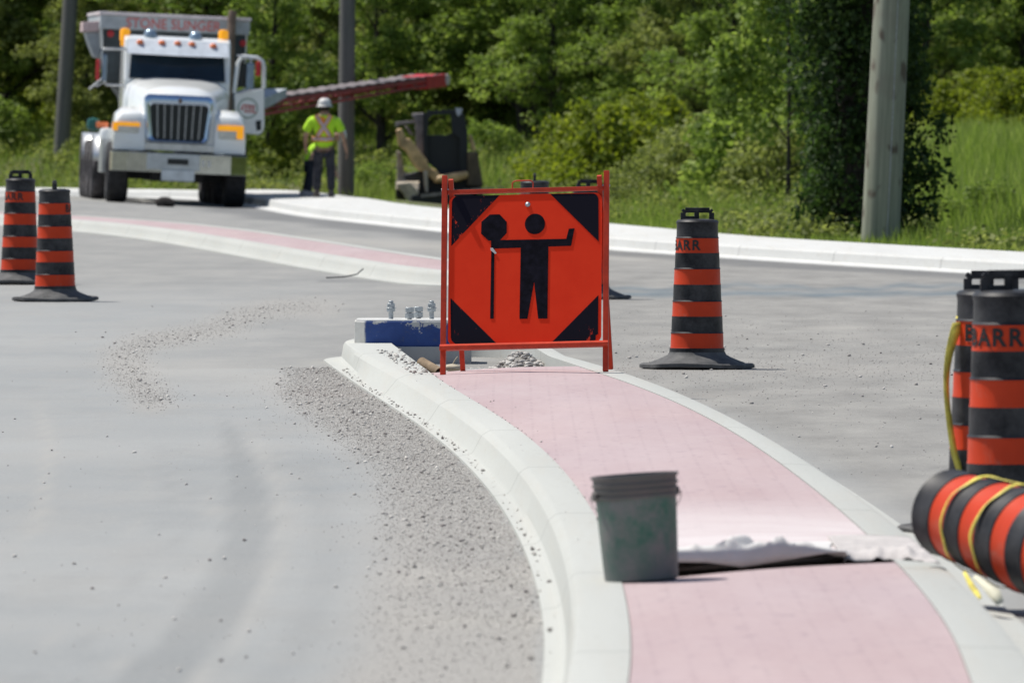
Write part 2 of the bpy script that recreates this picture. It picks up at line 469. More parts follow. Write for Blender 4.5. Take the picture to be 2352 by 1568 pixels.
# drop faces that lie behind the far kerb
keep = (dfar < 0.4)
q = idx.reshape(-1, 4); q = q[keep[q].all(1)]
idx = q.ravel()
Ys = np.maximum(Y, 5.0)
u = CX + F * x / Ys; v = HZ + F * H / Ys
k4x = u / 0.59006; k4y = (v - 643.1) / 0.59006
def soft(c, hw, val, fe): return sstep(-fe, fe, hw - np.abs(val - c))
yy = [480, 540, 620, 720, 800, 950, 1060, 1180, 1320, 1450, 1568, 1900]
L_ = [850, 855, 866, 882, 892, 882, 866, 800, 700, 570, 420, 60]; R_ = [856, 885, 950, 1000, 1040, 1065, 1040, 1000, 930, 830, 720, 420]
l = np.interp(k4y, yy, L_); r = np.interp(k4y, yy, R_)
sweep = soft((l + r) / 2, (r - l) / 2, k4x, 26) * sstep(470, 620, k4y) * 0.42
l2 = np.interp(k4y, yy, [1090, 1110, 1130, 1160, 1190, 1230, 1240, 1220, 1180, 1110, 1020, 800])
sweep = np.maximum(sweep, soft(l2 + 40, 60, k4x, 50) * sstep(560, 800, k4y) * 0.18)
arcs = np.zeros_like(sweep); parc = np.zeros_like(sweep)
for off, wd, am, ya, yb, up in ((-330, 16, .16, 560, 1500, 0), (-255, 10, .12, 600, 1568, 0), (-150, 22, .14, 700, 1568, 1), (-60, 9, .2, 560, 1300, 0), (150, 14, .16, 560, 1250, 0), (215, 9, .12, 600, 1400, 1), (300, 26, .12, 700, 1568, 0), (-430, 20, .12, 650, 1568, 1)):
    cc = (l + r) / 2 + off * (0.5 + k4y / 1800) + 9 * np.sin(k4y * 0.013 + off)
    e_ = np.exp(-((k4x - cc) / wd) ** 2) * sstep(ya, ya + 160, k4y) * sstep(yb + 120, yb, k4y) * (0.6 + 0.4 * np.sin(k4y * 0.03 + off))
    if up: parc = np.maximum(parc, e_ * am * 1.6)
    else: arcs = np.maximum(arcs, e_ * am * 1.4)
sweep = np.maximum(sweep, arcs)
pale = np.exp(-((k4x - np.interp(k4y, [400, 640, 900, 1100, 1568], [120, 195, 160, 60, -200])) / 28) ** 2) * sstep(430, 560, k4y) * sstep(1100, 900, k4y) * 0.35
pale = np.maximum(pale, np.exp(-((k4x - (r + 45)) / 45) ** 2) * sstep(520, 700, k4y) * 0.28)
pale = np.maximum(pale, np.exp(-((k4y - 360 - (k4x - 700) * 0.08) / 45) ** 2) * sstep(300, 650, k4x) * sstep(1250, 1000, k4x) * 0.4)
pale = np.maximum(pale, np.exp(-((k4y - 1150) / 45) ** 2) * sstep(1350, 1650, k4x) * (x < 0.6) * 0.5)
pale = np.maximum(pale, np.exp(-((k4y - 1320) / 38) ** 2) * sstep(1350, 1650, k4x) * (x < 0.6) * 0.6)
aL = np.interp(k4y, [340, 370, 430, 500, 560, 640, 720, 800, 900, 1000, 1150, 1300, 1450, 1568], [1120, 1130, 1080, 1150, 1230, 1340, 1440, 1480, 1480, 1470, 1450, 1400, 1390, 1290])
aR = CX + F * rA(np.clip(Y, 33, 80)) / Ys; aR = aR / 0.59006
in1 = (k4y > 335) & (Y < 79.5)
grav = np.where(in1, sstep(aL - 160, aL + 160, k4x) * sstep(aR + 15, aR - 5, k4x), 0) * 0.9
SP = np.array([(1230,105),(1080,110),(950,140),(850,190),(700,220),(560,240),(480,290),(500,370),(570,430),(590,480)], float)
def near_poly(px, py, poly, ky):
    best = np.full(px.shape, 1e9)
    for (x0, y0), (x1, y1) in zip(poly[:-1], poly[1:]):
        y0, y1 = y0 * ky, y1 * ky
        t = np.clip(((px - x0) * (x1 - x0) + (py * ky - y0) * (y1 - y0)) / ((x1 - x0) ** 2 + (y1 - y0) ** 2), 0, 1)
        best = np.minimum(best, np.hypot(px - x0 - t * (x1 - x0), py * ky - y0 - t * (y1 - y0)))
    return best
dsp = near_poly(k4x, k4y, SP, 2.2)
grav = np.maximum(grav, sstep(150, 20, dsp) * 0.65 * (x < 0.2)); pale = np.maximum(pale, parc)
isl_right = rF(np.clip(Y, 33, 79)) + 0.05
rightside = np.where(Y < 80, (x > isl_right), True)
warm = np.where(Y < 80, sstep(0, 0.5, x - isl_right), sstep(-4.0, 0.5, x)) * 1.0
warm = np.maximum(warm, sstep(95, 125, Y) * 0.6)
k5y = (v / S - 560) * 2.219; k5x = (u / S - 1500) * 2.219
wig = 12 * np.sin(k5x * 0.006) + 7 * np.sin(k5x * 0.021 + 1)
wet = np.exp(-((k5y - 388 - wig * .4) / 15) ** 2) * 0.75 + np.exp(-((k5y - 352 - wig) / 14) ** 2) * 0.6
wet *= sstep(-250, 100, k5x) * (x > -1.6)
streak = 0.5 + 0.5 * np.sin(k5x * 0.011 + 3 * np.sin(k5y * 0.08))
wet *= 0.7 + 0.3 * streak
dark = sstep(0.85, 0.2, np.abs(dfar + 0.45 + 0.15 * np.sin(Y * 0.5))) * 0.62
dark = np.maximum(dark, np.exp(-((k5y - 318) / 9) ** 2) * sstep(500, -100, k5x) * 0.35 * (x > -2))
pale = np.maximum(pale, np.exp(-((k5y - 180 - k5x * 0.06) / 22) ** 2) * sstep(700, 0, k5x) * (x > -3) * 0.5)
pale = np.maximum(pale, np.exp(-((k5y - 575) / 10) ** 2) * sstep(1000, 1300, k5x) * sstep(1500, 1350, k5x) * 0.4)
grav = np.maximum(grav, (np.exp(-((k5y - 800) / 60) ** 2) * 0.3 + np.exp(-((k5y - 620) / 40) ** 2) * 0.22) * rightside * (x > 0))
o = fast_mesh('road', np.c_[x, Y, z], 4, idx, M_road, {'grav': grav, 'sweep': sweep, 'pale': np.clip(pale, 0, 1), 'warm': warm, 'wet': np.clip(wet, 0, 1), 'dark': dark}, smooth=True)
tag(o, kind='structure')

# ------------------------------------------------------------------ near median: kerbs, pink paving, open bay, gravel pit behind the sign
ys = np.r_[np.arange(14, 33, 1.0), np.arange(33, YN + 0.01, 0.35)]
def sec_left(y):
    a, b, c, d = (float(f(y)) for f in (rA, rB, rC, rD))
    b = max(b, a + 0.05); c = max(c, b + 0.025); k_ = float(sstep(73, 81, y)); c = c + (b + 0.03 - c) * k_; d = max(d, c + 0.08)
    return [(a - 0.004, y, -0.05), (a, y, 0.012), (b - 0.01, y, 0.022), (b + 0.005, y, 0.036), (b + (c - b) * 0.62, y, 0.120), (c, y, 0.141), (c + 0.02, y, 0.149), (d, y, zD), (d + 0.002, y, -0.06)]
def sec_right(y):
    e, f = float(rE(y)), float(rF(y))
    f = max(f, e + 0.12)
    return [(e - 0.002, y, -0.06), (e, y, zE), (f - 0.03, y, zE - 0.004), (f, y, 0.152), (f + 0.035, y, 0.10), (f + 0.06, y, 0.03), (f + 0.08, y, 0.02), (f + 0.22, y, 0.010), (f + 0.224, y, -0.05)]
mb = MB()
rows = [sec_left(y) for y in ys]
rrows = [sec_right(y) for y in ys]
# the nose swings round from the left kerb to the right one
nose = []
y0 = ys[-1]; Lq = rows[-1]; Rq = rrows[-1][::-1]
for t in np.linspace(0, math.pi, 26):
    s = 0.5 - 0.5 * math.cos(t)
    row = []
    xl0, xr0 = Lq[0][0], Rq[0][0]
    for (xl, _, zl), (xr, _, zr) in zip(Lq, Rq):
        off = min(xl - xl0, 0.5); cx, hw = (xl + xr) / 2, (xr - xl) / 2
        row.append((cx - hw * math.cos(t), y0 + (2.0 - off) * math.sin(t) ** 0.8 if 0 < t < math.pi - 1e-6 else y0, zl * (1 - s) + zr * s))
    nose.append(row)
mb.strip([*rows, *nose[1:-1], *[q[::-1] for q in rrows[::-1]]])
o = mb.build('kerb', M_kerb, smooth=22, fix=False); tag(o, kind='structure')
def paving(name, ya, yb, extra=None):
    n = 26
    rws = []
    for i, t in enumerate(np.linspace(0, 1, max(8, int((yb(1) - ya(0)) / 0.3)))):
        row = []
        for j in range(n + 1):
            w = j / n
            y = ya(w) * (1 - t) + yb(w) * t
            xa, xb = float(rD(y)), float(rE(y))
            e = 0.003
            row.append((xa + e + (xb - xa - 2 * e) * w, y, zD + (zE - zD) * w + 0.012 * math.sin(math.pi * w) - 0.004))
        rws.append(row)
    top = MB().strip(rws)
    # real edges: skirts down at both ends
    for rw, fl in ((rws[0], 1), (rws[-1], 0)):
        dn = [(p[0], p[1], -0.05) for p in rw]
        top.strip([dn, rw] if fl else [rw, dn])
    o = top.build(name, M_pink, smooth=40, fix=False)
    me = o.data
    co = np.empty(len(me.vertices) * 3, np.float32); me.vertices.foreach_get('co', co); co = co.reshape(-1, 3)
    dust = sstep(50.5, 44.5, co[:, 1]) * (co[:, 1] > 41.2 + (co[:, 0] > .9) * .3) * (1.0 if extra else 0.0)
    at = me.attributes.new('dust', 'FLOAT', 'POINT'); at.data.foreach_set('value', dust.astype(np.float32))
    return tag(o, kind='structure')
paving('median_paving', lambda w: 14.0, lambda w: GAP_L + (GAP_R - GAP_L) * w)
paving('median_paving', lambda w: GAP_L + 0.75 + (GAP_R - GAP_L) * w, lambda w: PAVE_END_L + (PAVE_END_R - PAVE_END_L) * w, True)
# dark soil in the open bay; dark tone and upright strip stand for its shade
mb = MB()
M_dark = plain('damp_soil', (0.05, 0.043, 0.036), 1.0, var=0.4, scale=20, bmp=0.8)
mb.strip([[(float(rD(41)) + 0.003, 40.9, -0.03), (float(rE(42.3)) - 0.003, 42.3, -0.03)], [(float(rD(42)) + 0.003, 42.3, -0.03), (float(rE(43.5)) - 0.003, 43.7, -0.03)]])
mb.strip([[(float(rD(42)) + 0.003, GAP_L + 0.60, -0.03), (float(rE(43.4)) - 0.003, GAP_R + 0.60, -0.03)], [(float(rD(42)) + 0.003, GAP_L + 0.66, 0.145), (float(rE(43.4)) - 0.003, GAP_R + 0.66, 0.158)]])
tag(mb.build('bay_soil_shade', M_dark), kind='structure')
# pale stony fill in the pit at the nose
M_stony = plain('stony_fill', (0.36, 0.34, 0.31), 1.0, var=0.45, scale=40, bmp=1.0)
rws = []
for y in np.linspace(72.4, 83.4, 50):
    yc = min(y, YN)
    a, b = float(rD(yc)) + 0.003, float(rE(yc)) - 0.003
    if y > YN: m_ = (a + b) / 2; k = math.sqrt(max(0.02, 1 - ((y - YN) / 1.5) ** 2)); a, b = m_ - (m_ - a) * k, m_ + (b - m_) * k
    rws.append([(a + (b - a) * w, y, 0.015 - 0.035 * float(sstep(76.5, 80, y)) + 0.02 * math.sin(7 * w + y * 3) + 0.15 * math.exp(-((w - 0.84) / 0.17) ** 2) * math.exp(-((y - 77.6) / 1.2) ** 2)) for w in np.linspace(0, 1, 24)])
tag(MB().strip(rws).build('fill', M_stony, smooth=60, fix=False), kind='structure')

# ------------------------------------------------------------------ far median (curving away to the left)
MED = [(-1.15, 116.2), (-1.42, 118), (-2.50, 128.3), (-3.52, 138.7), (-4.72, 150.5), (-5.9, 159.7), (-8.0, 171), (-11.5, 182), (-17, 192), (-30, 205), (-60, 222)]
mp = smooth_path(MED, 0.5, 30); mn = normals(mp)
if mn[20, 0] < 0: mn = -mn
def sweep_rows(q, n_, prof, fz=lambda x, y: 0.0):
    return [[(p[0] + nn[0] * o_, p[1] + nn[1] * o_, z_ + float(fz(p[0], p[1]))) for o_, z_ in prof] for p, nn in zip(q, n_)]
kerbL = [(-0.004, -0.05), (0.0, 0.012), (0.12, 0.022), (0.135, 0.036), (0.165, 0.105), (0.185, 0.138), (0.21, 0.149), (0.36, 0.152), (0.362, -0.05)]
kerbR = [(1.158, -0.05), (1.16, 0.152), (1.33, 0.15), (1.36, 0.138), (1.40, 0.10), (1.43, 0.03), (1.44, 0.02), (1.58, 0.012), (1.584, -0.05)]
mb = MB()
rl, rr = sweep_rows(mp, mn, kerbL), sweep_rows(mp, mn, kerbR)
t0 = mp[0] - mp[2]; t0 /= np.linalg.norm(t0)
arc = []
for t in np.linspace(0, math.pi, 22)[1:-1]:
    s = 0.5 - 0.5 * math.cos(t); row = []
    for (ol, zl), (orr, zr) in zip(kerbL, kerbR[::-1]):
        cx, hw = (ol + orr) / 2, (orr - ol) / 2
        off = cx - hw * math.cos(t); fwd = (2.2 - min(ol, 0.4) * 1.5) * math.sin(t)
        row.append((mp[0][0] + mn[0][0] * off + t0[0] * fwd, mp[0][1] + mn[0][1] * off + t0[1] * fwd, zl * (1 - s) + zr * s))
    arc.append(row)
mb.strip([*rl[::-1], *arc, *[q[::-1] for q in rr]])
tag(mb.build('kerb', M_kerb, smooth=38, fix=True), kind='structure')
pv = [(0.364, 0.148), (0.6, 0.156), (0.9, 0.156), (1.156, 0.148)]
rws = sweep_rows(mp, mn, pv)
mb = MB().strip(rws)
pp = []
for k in (0.4, 0.7, 0.95):
    pp.append([(mp[0][0] + mn[0][0] * (0.76 + (o_ - 0.76) * math.sqrt(1 - (k * .98) ** 2)) + t0[0] * 1.55 * k, mp[0][1] + mn[0][1] * (0.76 + (o_ - 0.76) * math.sqrt(1 - (k * .98) ** 2)) + t0[1] * 1.55 * k, z_) for o_, z_ in pv])
mb.strip([rws[0]] + pp)
o = mb.build('median_paving', M_pink, smooth=40, fix=True)
at = o.data.attributes.new('dust', 'FLOAT', 'POINT')
tag(o, kind='structure')

# ------------------------------------------------------------------ far kerb and sidewalk
sgn = SIDE
fzn = far_n * sgn
mb = MB()
prof = [(-0.004, -0.05), (0.0, 0.010), (0.20, 0.02), (0.225, 0.03), (0.24, 0.125), (0.265, 0.15), (0.46, 0.155), (0.462, -0.05)]
mb.strip(sweep_rows(far_path, fzn, prof, g_road))
tag(mb.build('kerb', M_walk, smooth=22), kind='structure')
prof = [(0.474, -0.05), (0.476, 0.148), (1.2, 0.16), (1.95, 0.165), (1.953, -0.1)]
tag(MB().strip(sweep_rows(far_path, fzn, prof, g_road)).build('sidewalk', M_walk, smooth=38), kind='structure')

# ------------------------------------------------------------------ gravel lying about: too many to count
ico = None
def stone_proto():
    t = (1 + 5 ** 0.5) / 2
    v_ = np.array([(-1, t, 0), (1, t, 0), (-1, -t, 0), (1, -t, 0), (0, -1, t), (0, 1, t), (0, -1, -t), (0, 1, -t), (t, 0, -1), (t, 0, 1), (-t, 0, -1), (-t, 0, 1)], float)
    v_ /= np.linalg.norm(v_[0])
    f_ = np.array([(0,11,5),(0,5,1),(0,1,7),(0,7,10),(0,10,11),(1,5,9),(5,11,4),(11,10,2),(10,7,6),(7,1,8),(3,9,4),(3,4,2),(3,2,6),(3,6,8),(3,8,9),(4,9,5),(2,4,11),(6,2,10),(8,6,7),(9,8,1)])
    return v_, f_
SV, SF = stone_proto()
def scatter(name, xs, Ys_, zs, rs, mat):
    n = len(xs)
    jit = rng.uniform(0.65, 1.3, (n, 12, 1))
    sq = np.stack([rng.uniform(0.8, 1.35, n), rng.uniform(0.8, 1.35, n), rng.uniform(0.65, 1.05, n)], 1)[:, None, :]
    a = rng.uniform(0, 6.28, n); ca, sa = np.cos(a)[:, None], np.sin(a)[:, None]
    V = SV[None] * jit * sq * rs[:, None, None]
    V = np.stack([V[..., 0] * ca - V[..., 1] * sa, V[..., 0] * sa + V[..., 1] * ca, V[..., 2]], 2)
    V += np.stack([xs, Ys_, zs + rs * 0.35], 1)[:, None, :]
    idx = (SF[None] + (np.arange(n) * 12)[:, None, None]).ravel()
    tint = np.repeat(rng.uniform(0, 1, n), 12)
    o = fast_mesh(name, V.reshape(-1, 3), 3, idx, mat, {'tint': tint})
    return tag(o, kind='stuff')
def mat_stone():
    m, n, b = nt('crushed_stone')
    c = ramp(n, attr(n, 'tint'), [(0.0, (0.18, 0.16, 0.155)), (0.15, (0.31, 0.29, 0.27)), (0.6, (0.47, 0.445, 0.415)), (1.0, (0.68, 0.655, 0.61))])
    n.links.new(c, b.inputs['Base Color']); b.inputs['Roughness'].default_value = 0.95
    return m
M_stone = mat_stone()
gxs, gys, grs, gzs = [], [], [], []
def drop(uu, vv, rr, z=0.0, road=True):
    Yq = F * (H - z) / (vv - HZ)
    gxs.append((uu - CX) * Yq / F); gys.append(Yq); grs.append(rr); gzs.append(np.full(len(uu), z))
def sizes(n, lo=0.004, hi=0.03, p=3.5): return lo + (hi - lo) * rng.uniform(0, 1, n) ** p
# strip along the near kerb
n = 62000
k4y_ = rng.uniform(340, 1700, n) ; k4y_ = 340 + (k4y_ - 340) * rng.uniform(0.15, 1, n)
Yq = F * H / (643.1 + k4y_ * 0.59006 - HZ)
al = np.interp(k4y_, [340, 370, 430, 500, 560, 640, 720, 800, 900, 1000, 1150, 1300, 1450, 1568], [1120, 1130, 1080, 1150, 1230, 1340, 1440, 1480, 1480, 1470, 1450, 1400, 1390, 1290])
ar = (CX + F * rA(np.clip(Yq, 33, 80)) / Yq) / 0.59006
w = rng.beta(1.7, 1.15, n); w = np.where(rng.uniform(0, 1, n) < 0.12, w - rng.exponential(0.22, n), w)
drop((al - 30 + (ar - al + 30) * w) * 0.59006, 643.1 + k4y_ * 0.59006, np.where(rng.uniform(0, 1, n) < 0.06, sizes(n, 0.002, 0.011, 4), sizes(n, 0.0009, 0.0035, 2)))
# the curved spill on the left lane
n = 9000
seg = rng.integers(0, len(SP) - 1, n); t = rng.uniform(0, 1, n)
p_ = SP[seg] * (1 - t[:, None]) + SP[seg + 1] * t[:, None] + rng.normal(0, 1, (n, 2)) * np.array([58, 19])
drop(p_[:, 0] * 0.59006, 643.1 + p_[:, 1] * 0.59006, np.where(rng.uniform(0, 1, n) < 0.06, sizes(n, 0.003, 0.012, 4), sizes(n, 0.0010, 0.0042, 2)))
n = 260
drop(rng.uniform(-20, 700, n), 643.1 + rng.uniform(100, 1560, n) ** 1 * 0.59006, sizes(n, 0.002, 0.011, 4))
# the right-hand carriageway
n = 6000
k5x_ = rng.uniform(40, 2400, n); k5y_ = np.where(rng.uniform(0, 1, n) < 0.7, rng.normal(760, 110, n), rng.uniform(420, 1400, n))
uu, vv = (1500 + k5x_ / 2.219) * S, (560 + k5y_ / 2.219) * S
Yq = F * H / (vv - HZ); xq = (uu - CX) * Yq / F
ok = (xq > np.where(Yq < 80, rF(np.clip(Yq, 33, 79)) + 0.24, -9)) & (vv > 600)
drop(uu[ok], vv[ok], np.where(rng.uniform(0, 1, ok.sum()) < 0.06, sizes(ok.sum(), 0.003, 0.015, 4), sizes(ok.sum(), 0.0012, 0.005, 2)))
# crumbs on the kerb, in the gutter and on the pink paving
n = 420
yq = rng.uniform(35, 79, n); yq = 79 - (79 - yq) * rng.uniform(0.3, 1, n)
gxs.append(rA(yq) + (rB(yq) - rA(yq)) * rng.uniform(0.1, 1.0, n)); gys.append(yq); gzs.append(np.full(n, 0.02)); grs.append(sizes(n, 0.0015, 0.010, 4))
n = 260
yq = rng.uniform(72, 79, n); wq = rng.uniform(0.3, 1, n)
gxs.append(rC(yq) + (rD(yq) - rC(yq)) * wq); gys.append(yq); gzs.append(np.full(n, 0.149)); grs.append(sizes(n, 0.002, 0.014, 3))
n = 200
yq = rng.uniform(43.5, 72, n); wq = rng.uniform(0, 1, n)
gxs.append(rC(yq) + (rE(yq) - rC(yq)) * wq); gys.append(yq); gzs.append(np.full(n, 0.152)); grs.append(sizes(n, 0.0015, 0.006, 4))
n = 160
yq = rng.uniform(43, 72, n)
gxs.append(rD(yq) + rng.normal(0, 0.006, n)); gys.append(yq); gzs.append(np.full(n, 0.148)); grs.append(sizes(n, 0.0015, 0.005, 2))
# stones in the pit
n = 2600
yq = rng.uniform(73.9, 80.5, n); wq = rng.uniform(0.02, 0.98, n)
gxs.append(rD(yq) + (rE(yq) - rD(yq)) * wq); gys.append(yq); gzs.append(0.015 - 0.035 * sstep(76.5, 80, yq) + 0.15 * np.exp(-((wq - 0.84) / 0.17) ** 2) * np.exp(-((yq - 77.6) / 1.2) ** 2)); grs.append(sizes(n, 0.006, 0.022, 1.5))
scatter('gravel', np.concatenate(gxs), np.concatenate(gys), np.concatenate(gzs), np.concatenate(grs), M_stone)
# ------------------------------------------------------------------ vegetation
def leaf_cloud(centres, radii, per, size, squash=1.0, tint_c=None, droop=0.0):
    """many small folded leaves gathered in clumps; returns V, idx, tint"""
    n = len(centres)
    per = np.broadcast_to(np.asarray(per), (n,))
    ci = np.repeat(np.arange(n), per); N = len(ci)
    d = rng.normal(0, 1, (N, 3)); d /= np.linalg.norm(d, axis=1)[:, None]
    rad = rng.uniform(0.15, 1, N) ** 0.5
    p = centres[ci] + d * (rad * radii[ci])[:, None] * np.array([1, 1, squash])
    # leaf frame
    nrm = rng.normal(0, 1, (N, 3)) + np.array([0, 0, 0.7]) + d * 0.5
    nrm /= np.linalg.norm(nrm, axis=1)[:, None]
    ax = np.cross(nrm, rng.normal(0, 1, (N, 3))); ax /= np.linalg.norm(ax, axis=1)[:, None]
    ax[:, 2] -= droop; ax /= np.linalg.norm(ax, axis=1)[:, None]
    bx = np.cross(nrm, ax)
    L = size * rng.uniform(0.6, 1.35, N)[:, None]; W = L * 0.34
    V = np.stack([p - ax * L * 0.5, p + bx * W + nrm * W * 0.25, p + ax * L * 0.5, p - bx * W + nrm * W * 0.25], 1).reshape(-1, 3)
    idx = np.arange(N * 4)
    tc = rng.uniform(0, 1, n) if tint_c is None else tint_c
    tint = np.clip(tc[ci] * 0.6 + rng.uniform(0, 0.5, N) - 0.05, 0, 1)
    return V, idx, np.repeat(tint, 4)

def limb_tree(mb, h, r0, n_limb, spread, start, lean=(0, 0)):
    """tapered trunk with limbs; returns limb points for the crown"""
    pts = []
    k = 7
    ang = random.uniform(0, 6.28)
    trunk = []
    for i in range(k + 1):
        t = i / k
        trunk.append((lean[0] * t * h + 0.10 * math.sin(ang + 3 * t) * h * 0.12, lean[1] * t * h + 0.10 * math.cos(ang + 4 * t) * h * 0.12, t * h))
    mb.tube(trunk, [r0 * (1.25 if i == 0 else 1 - 0.8 * i / k) for i in range(k + 1)], 9)
    for j in range(n_limb):
        t = start + (0.97 - start) * (j + random.uniform(0, 0.8)) / n_limb
        i = min(k - 1, int(t * k)); f = t * k - i
        b = Vector(trunk[i]).lerp(Vector(trunk[i + 1]), f)
        a = 2.4 * j + random.uniform(-0.5, 0.5)
        ln = spread * (1.15 - 0.75 * t) * random.uniform(0.75, 1.2)
        e = b + Vector((math.cos(a) * ln, math.sin(a) * ln, ln * random.uniform(0.15, 0.8)))
        m1 = b.lerp(e, 0.5) + Vector((0, 0, 0.12 * ln))
        rr = r0 * (1 - 0.75 * t) * 0.5
        mb.tube([b, m1, e], [rr, rr * 0.6, rr * 0.2], 6)
        for q in (0.35, 0.6, 0.85, 1.0): pts.append((b.lerp(m1, q * 2) if q < 0.5 else m1.lerp(e, q * 2 - 1)))
        for s_ in range(3):
            q = random.uniform(0.35, 0.95); bb = b.lerp(m1, q * 2) if q < 0.5 else m1.lerp(e, q * 2 - 1)
            ee = bb + Vector((random.uniform(-1, 1), random.uniform(-1, 1), random.uniform(-0.5, 0.7))) * ln * 0.45
            mb.tube([bb, ee], [rr * 0.35, rr * 0.1], 5)
            pts += [bb.lerp(ee, 0.6), ee]
    return pts

def make_tree(label, h, r0, n_limb, spread, start, mat, leaf, per, clump, fork=False, name='leafy_tree', low=0.0):
    t = thing(name, label, 'tree')
    mb = MB(); pts = limb_tree(mb, h, r0, n_limb, spread, start)
    if fork: pts += limb_tree(mb, h * 0.9, r0 * 0.75, n_limb, spread, start + 0.1, (0.13, 0.02))
    mb.build('trunk', M_bark, t, smooth=60)
    c = np.array([tuple(p) for p in pts])
    extra = c[rng.integers(0, len(c), len(c) // 2)] + rng.normal(0, 0.45, (len(c) // 2, 3))
    c = np.r_[c, extra]
    c[:, 2] = np.maximum(c[:, 2], low)
    rad = clump * rng.uniform(0.6, 1.3, len(c))
    V, idx, tint = leaf_cloud(c, rad, per, leaf, 0.75)
    fast_mesh('crown', V, 4, idx, mat, {'tint': tint}, parent=t)
    return t

def make_bush(label, w, h, mat, leaf, n_cl, per, name='bush', clump=0.28, group=None, stems=True):
    t = thing(name, label, 'bush')
    mb = MB(); c = []
    for j in range(9):
        a = 6.28 * j / 9 + random.uniform(-0.3, 0.3); e = Vector((math.cos(a) * w * 0.4, math.sin(a) * w * 0.4, h * random.uniform(0.6, 0.95)))
        mb.tube([(e.x * 0.1, e.y * 0.1, -0.05), (e.x * 0.45, e.y * 0.45, h * 0.45), e], [0.018, 0.012, 0.005], 5)
    mb.build('stems', M_bark, t, smooth=60)
    for _ in range(n_cl):
        d = rng.normal(0, 1, 3); d /= np.linalg.norm(d); d[2] = abs(d[2])
        q = rng.uniform(0.35, 1.0) ** 0.6
        lump = 1 + 0.25 * math.sin(3 * math.atan2(d[1], d[0]) + w * 7)
        c.append((d[0] * w * 0.5 * q * lump, d[1] * w * 0.5 * q * lump, 0.06 + d[2] * h * q * (0.8 + 0.2 * lump)))
    c = np.array(c)
    V, idx, tint = leaf_cloud(c, clump * rng.uniform(0.6, 1.3, len(c)), per, leaf, 0.8)
    V[:, 2] = np.maximum(V[:, 2], 0.0)
    fast_mesh('foliage', V, 4, idx, mat, {'tint': tint}, parent=t)
    return t

used_proto = set()
def put(proto, x, Y, z, s=1.0, rz=0.0, label=None, group=None, sz=None):
    if proto.name in used_proto: o = copy_tree(proto)
    else: o = proto; used_proto.add(proto.name)
    o.location = (x, Y, z); o.rotation_euler = (0, 0, rz); o.scale = (s, s, sz or s)
    if label: o['label'] = label
    if group: o['group'] = group
    return o
def at_u(u, Y): return X_at(u, Y)

TA = make_tree('', 9.0, 0.20, 20, 3.0, 0.10, M_leaf, 0.16, 50, 0.46)
TB = make_tree('', 8.0, 0.16, 18, 2.7, 0.12, M_leaf, 0.14, 56, 0.42, fork=True)
TC = make_tree('', 10.0, 0.24, 20, 3.2, 0.13, M_leaf, 0.17, 50, 0.5)
TD = make_tree('', 8.0, 0.15, 22, 2.5, 0.06, M_leaf_o, 0.15, 62, 0.42)
BY = make_bush('', 2.2, 1.5, M_leaf_y, 0.10, 90, 60)
BO = make_bush('', 1.8, 1.15, M_leaf_o, 0.085, 80, 55)
BG = make_bush('', 1.8, 1.3, M_leaf, 0.10, 80, 55)

WOODS = 'trees of the wood behind the road'
# u, Y, prototype, scale, label: each tree one can tell apart
trees = [
    (-60, 236, TD, 1.0, 'olive green tree at the left edge of the photo, behind the left drums'),
    (85, 252, TA, 0.95, 'dull green tree above the yellowish bush at far left'),
    (215, 246, TC, 1.0, 'dark tree between the left pole and the truck hopper'),
    (330, 240, TA, 1.0, 'tree whose crown shows above the left half of the truck hopper'),
    (470, 236, TD, 1.05, 'olive tree whose crown shows above the right half of the truck hopper'),
    (610, 232, TC, 1.0, 'shady tree just right of the truck, behind the open cab door'),
    (705, 240, TA, 1.0, 'leafy tree above the base of the red conveyor boom'),
    (790, 246, TD, 1.0, 'tree standing right behind the middle pole'),
    (890, 236, TA, 0.95, 'tree above the middle of the red conveyor boom'),
    (1000, 244, TC, 1.0, 'dark tree above the red tip of the conveyor boom'),
    (1128, 226, TB, 0.9, 'tree with a slanting dark trunk right of the skid steer'),
    (1216, 222, TB, 1.0, 'forked tree with a dark trunk above the flagger sign'),
    (1330, 232, TA, 1.0, 'leafy tree above the right half of the flagger sign'),
    (1440, 240, TC, 1.0, 'dark tree behind the tall yellow-green bush'),
    (1540, 230, TA, 0.95, 'tree directly above the lone drum right of the sign'),
    (1640, 238, TD, 1.0, 'tree between the lone drum and the ivy-covered trunk'),
    (1735, 218, TA, 0.9, 'bright leafy tree left of the ivy-covered trunk'),
    (1850, 236, TC, 1.05, 'shady tree behind the ivy-covered trunk'),
    (2010, 240, TA, 1.0, 'dark tree hidden behind the right pole'),
    (2140, 232, TC, 1.0, 'dark tree just right of the right pole'),
    (2235, 244, TA, 1.0, 'dark tree behind the yellow bushes at far right'),
    (2330, 236, TC, 1.05, 'dark tree above the grassy bank at the right edge'),
    (2440, 228, TA, 1.0, 'tree past the right edge of the grassy bank'),
]
for i, (u, Yt, pr, s_, lab) in enumerate(trees):
    xx = at_u(u, Yt)
    put(pr, xx, Yt, tz(xx, Yt) - 0.05, s_, random.uniform(0, 6.28), lab, WOODS, sz=s_ * (0.62 if Yt < 236 else 0.8))
SAP = 'young trees at the edge of the wood'
